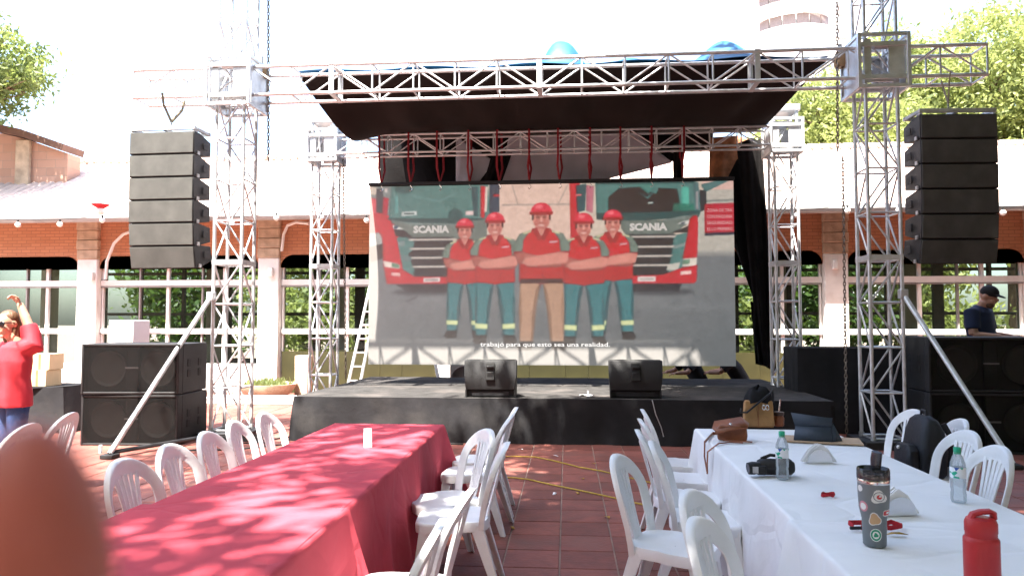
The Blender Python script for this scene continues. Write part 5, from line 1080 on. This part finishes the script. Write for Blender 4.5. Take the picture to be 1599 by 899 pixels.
sh = Vector((.165, .0, 1.4)); el = Vector((.10, .02, 1.57)); wr = Vector((-.005, .03, 1.785))
limb(bm, [L3(.1, 0, 1.38), sh, el], [.06, .058, .045]); limb(bm, [el, el.lerp(wr, .4), wr], [.043, .042, .028]); hand(bm, wr, (wr - el) + fdir * .1, fdir, .95)
sh2 = L3(-.19, 0, 1.38); el2 = L3(-.25, .02, 1.1); wr2 = L3(-.22, .18, .9); limb(bm, [L3(-.1, 0, 1.38), sh2, el2], [.06, .056, .044]); limb(bm, [el2, wr2], [.042, .028]); hand(bm, wr2, wr2 - el2, fdir, .5)
for s in (-1, 1): limb(bm, [L3(s * .09, 0, .88), L3(s * .1, .01, .5), L3(s * .1, -.02, .1), L3(s * .1, 0, .05)], [.09, .06, .04, .04]); limb(bm, [L3(s * .1, -.04, .04), L3(s * .1, .14, .035)], [.04, .035], .7)
fused(bm, 'body', SKIN, wo, .008)
tb_ = MB(); limb(tb_, [L3(0, .0, 1.44), L3(0, 0, 1.38), L3(0, .01, 1.25), L3(0, .015, 1.1), L3(0, .01, .95), L3(0, .01, .84)], [.09, .165, .185, .175, .195, .2], .74, 22, sdir)
limb(tb_, [L3(.1, 0, 1.36), sh + Vector((.0, 0, 0)), sh.lerp(el, .55), el.lerp(wr, .06)], [.09, .1, .085, .07], 1, 14); limb(tb_, [L3(-.1, 0, 1.36), sh2, sh2.lerp(el2, .6), el2], [.09, .09, .075, .066], 1, 14)
fused(tb_, 'blouse', REDTOP, wo, .01, 6)
jn = MB(); limb(jn, [L3(0, 0, .96), L3(0, 0, .84)], [.165, .175], .76, 18, sdir)
for s in (-1, 1): limb(jn, [L3(s * .08, 0, .9), L3(s * .1, .01, .5), L3(s * .1, -.02, .09)], [.1, .07, .055])
fused(jn, 'jeans', JEANS, wo, .011)
hr = MB()
for p, r in (((0, -.03, .06), (.086, .09, .082)), ((0, -.06, .0), (.086, .06, .1)), ((.05, -.04, -.08), (.04, .05, .12)), ((-.05, -.04, -.08), (.04, .05, .12)), ((0, -.07, -.12), (.07, .04, .12))):
    b = MB(); b.ball((0, 0, 0), r, 14, 10); hr.add([HP(Vector(v) + Vector(p)) for v in b.v], b.f)
fused(hr, 'hair', HAIRB, wo, .009, 3)
gl = MB(); LENS = M('sunglass_lens', (.01, .01, .012), .08)
for s in (-1, 1): b = MB(); b.ball((0, 0, 0), (.033, .012, .026), 12, 8); gl.add([HP(Vector(v) + Vector((s * .034, .088, .012))) for v in b.v], b.f); gl.tube([HP((s * .06, .085, .02)), HP((s * .085, .0, .015))], .004, 6)
gl.tube([HP((-.01, .1, .018)), HP((.01, .1, .018))], .004, 6); gl.build('sunglasses', LENS, wo)
for s in (-1, 1): MB().tube([L3(s * .1, -.05, .03), L3(s * .1, .15, .03)], [.045, .04], 10, .7).build('shoe', RUBBER, wo)
# person in navy shirt at the desk
pj = py(1528, 485, 10.85); dj = empty('person', (pj.x, pj.y, .28)); tag(dj, 'person in navy shirt and black cap looking down behind the subwoofers', 'person')
fdir = Vector((.66, -.75, 0)).normalized(); sdir = Vector((fdir.y, -fdir.x, 0)); dj.scale = (1.12, 1.12, 1.08)
bm = MB(); HP = head(bm, L3(0, .12, 1.56), fdir + Vector((0, 0, -.42)), Vector((0, 0, 1)) + fdir * .42, 1.08)
limb(bm, [L3(0, .07, 1.5), L3(0, .0, 1.36)], [.06, .068]); limb(bm, [L3(0, .0, 1.4), L3(0, 0, 1.28), L3(0, .02, 1.05), L3(0, 0, .85)], [.11, .17, .16, .16], .72, 18, sdir)
for s in (-1, 1):
    sh = L3(s * .2, 0, 1.36); el = L3(s * .26, .04, 1.08); wr = L3(s * .16, .3, 1.06); limb(bm, [L3(s * .1, 0, 1.36), sh, el], [.065, .06, .05]); limb(bm, [el, wr], [.048, .032]); hand(bm, wr, wr - el, (0, 0, -1), .4)
    limb(bm, [L3(s * .1, 0, .88), L3(s * .11, .02, .48), L3(s * .11, -.02, .06)], [.1, .065, .045]); limb(bm, [L3(s * .11, -.05, .045), L3(s * .11, .17, .04)], [.045, .04], .7)
fused(bm, 'body', SKIN, dj, .009)
tb_ = MB(); limb(tb_, [L3(0, .03, 1.45), L3(0, .01, 1.38), L3(0, .0, 1.25), L3(0, .03, 1.05), L3(0, .01, .82)], [.085, .18, .21, .2, .19], .76, 22, sdir)
for s in (-1, 1): sh = L3(s * .2, 0, 1.36); el = L3(s * .26, .04, 1.08); limb(tb_, [L3(s * .1, 0, 1.35), sh, sh.lerp(el, .75)], [.09, .092, .08], 1, 14)
fused(tb_, 'shirt', NAVY, dj, .011, 6)
jn = MB(); limb(jn, [L3(0, 0, .92), L3(0, 0, .8)], [.17, .175], .76, 18, sdir)
for s in (-1, 1): limb(jn, [L3(s * .09, 0, .88), L3(s * .11, .02, .48), L3(s * .11, -.02, .08)], [.105, .08, .065])
fused(jn, 'trousers', BLACKT, dj, .012)
cp = MB(); b = MB(); b.ball((0, -.012, .055), (.082, .1, .085), 18, 12); b.ball((0, .1, .05), (.065, .07, .012), 14, 6); cp.add([HP(v) for v in b.v], b.f); fused(cp, 'cap', BLACKT, dj, .008, 2)
b = MB(); b.ball((0, 0, 0), (.045, .012, .026), 12, 8); MB().add([HP(Vector(v) + Vector((-.055, -.085, .055))) for v in b.v], b.f).build('cap_patch', PAPER, dj)
b = MB(); b.ball((0, .045, -.08), (.055, .05, .045), 14, 8); fused(MB().add([HP(v) for v in b.v], b.f), 'beard', HAIRB, dj, .008, 1)
# two people crouching behind the stage, seen below and beside the screen
def crouch(px_, Y, label, rzf, nm):
    global fdir, sdir
    p = py(*px_, Y); t = empty('person', (p.x, Y, 0)); tag(t, label, 'person', None); fdir = Vector((math.cos(rzf), math.sin(rzf), 0)); sdir = Vector((fdir.y, -fdir.x, 0)); up_ = .42
    bm = MB(); HP = head(bm, L3(0, .32, 1.0), fdir + Vector((0, 0, -.5)), Vector((0, 0, 1)) + fdir * .5)
    limb(bm, [L3(0, .28, .96), L3(0, .16, .88)], [.055, .065]); limb(bm, [L3(0, .16, .9), L3(0, .05, .75), L3(0, -.1, .5), L3(0, -.14, .4)], [.11, .16, .15, .15], .75, 18, sdir)
    for s in (-1, 1):
        sh = L3(s * .19, .14, .84); el = L3(s * .27, .3, .7); wr = L3(s * .2, .5, .68); limb(bm, [L3(s * .1, .14, .84), sh, el], [.06, .055, .045]); limb(bm, [el, wr], [.045, .03]); hand(bm, wr, wr - el, (0, 0, -1), .5)
        limb(bm, [L3(s * .1, -.12, .42), L3(s * .16, .3, .5), L3(s * .14, .12, .08)], [.1, .07, .045]); limb(bm, [L3(s * .14, .08, .045), L3(s * .14, .28, .04)], [.045, .04], .7)
    fused(bm, 'body', SKIN, t, .01)
    sh_ = MB(); limb(sh_, [L3(0, .19, .93), L3(0, .15, .88), L3(0, .04, .75), L3(0, -.1, .52), L3(0, -.15, .42)], [.08, .17, .2, .19, .17], .78, 20, sdir)
    for s in (-1, 1): sh = L3(s * .19, .14, .84); el = L3(s * .27, .3, .7); limb(sh_, [L3(s * .1, .14, .83), sh, sh.lerp(el, .7)], [.085, .085, .075])
    fused(sh_, 'shirt', BLACKT, t, .012, 5)
    tr = MB(); limb(tr, [L3(0, -.1, .48), L3(0, -.16, .4)], [.17, .16], .8, 16, sdir)
    for s in (-1, 1): limb(tr, [L3(s * .1, -.12, .42), L3(s * .16, .3, .5), L3(s * .14, .12, .1)], [.12, .09, .06])
    fused(tr, 'trousers', BLACKT, t, .012)
    hr = MB(); b = MB(); b.ball((0, -.03, .05), (.084, .09, .085), 14, 10); hr.add([HP(v) for v in b.v], b.f); fused(hr, 'hair', HAIRB, t, .01, 2)
crouch((1150, 575), 14.25, 'person in black crouching behind the stage beside the screen edge', R(170), 'a'); crouch((1085, 580), 14.3, 'person in black crouching behind the stage below the screen', R(200), 'b')

# ------------------------------------------------------------------ the photographer's hand: one fingertip reaches up in front of the lens
d = ray(56, 655).normalized(); fc = Vector((0, 0, EYE)) + d * .084
hd = empty('hand', (fc.x, fc.y, fc.z - .2)); tag(hd, 'fingertip of a hand held up close to the viewer', 'hand'); O = hd.location
U = Vector((.10, .0, 1)).normalized(); rt_ = Vector((math.cos(YAW), math.sin(YAW), 0)); fw = Vector((-math.sin(YAW), math.cos(YAW), 0))
tip = fc - O; bm = MB()
dp = [.0001, .0007, .0018, .0035, .0055, .008, .011, .014]; bm.tube([tip - U * q for q in dp + [.016, .026, .04, .062, .085]], [.0096 * (1 - (1 - q / .022) ** 2) ** .58 for q in dp] + [.0093, .0097, .0099, .010, .011], 20, .92)
kn = tip - U * .085; pm = kn - U * .05 - rt_ * .03
bm.tube([kn + U * .006 - rt_ * .03, pm, pm - U * .05], [.036, .04, .03], 16, .42, up=rt_)
for k, L in enumerate((.03, .028, .024)):
    a = kn - rt_ * (.02 + .02 * k) - U * .004 * k; b1 = a + U * L - fw * .012; b2 = b1 - fw * .03 - U * .012; b3 = b2 - U * .03 + fw * .01; bm.tube([a, b1, b2, b3], [.01, .0098, .009, .0075], 10)
bm.tube([pm + rt_ * .02 - U * .02, pm + rt_ * .045 + U * .01, pm + rt_ * .048 + U * .04, pm + rt_ * .04 + U * .058], [.016, .014, .011, .008], 10)
bm.tube([pm - U * .03, pm - U * .1 - fw * .05, pm - U * .2 - fw * .16], [.03, .033, .042], 14, .8)
fused(bm, 'skin', SKINF, hd, .0012, 4)
dh = Vector((d.x, d.y, 0)).normalized(); sh_ = Vector((dh.y, -dh.x, 0))
MB().add([tip - U * .006 + dh * .0062 + dh * (.0018 * b_) + sh_ * (.0042 * a) - U * (.009 * b_) for a, b_ in ((-.6, 0), (.6, 0), (1, .3), (1, 1), (-1, 1), (-1, .3))], [(0, 1, 2, 3, 4, 5)]).build('nail', M('nail', (.5, .3, .25), .3), hd, solid=.0008)
sv = MB(); sv.tube([pm - U * .13 - fw * .085, pm - U * .2 - fw * .16, pm - U * .3 - fw * .27], [.045, .052, .06], 16, .85); sv.build('sleeve', NAVY, hd)
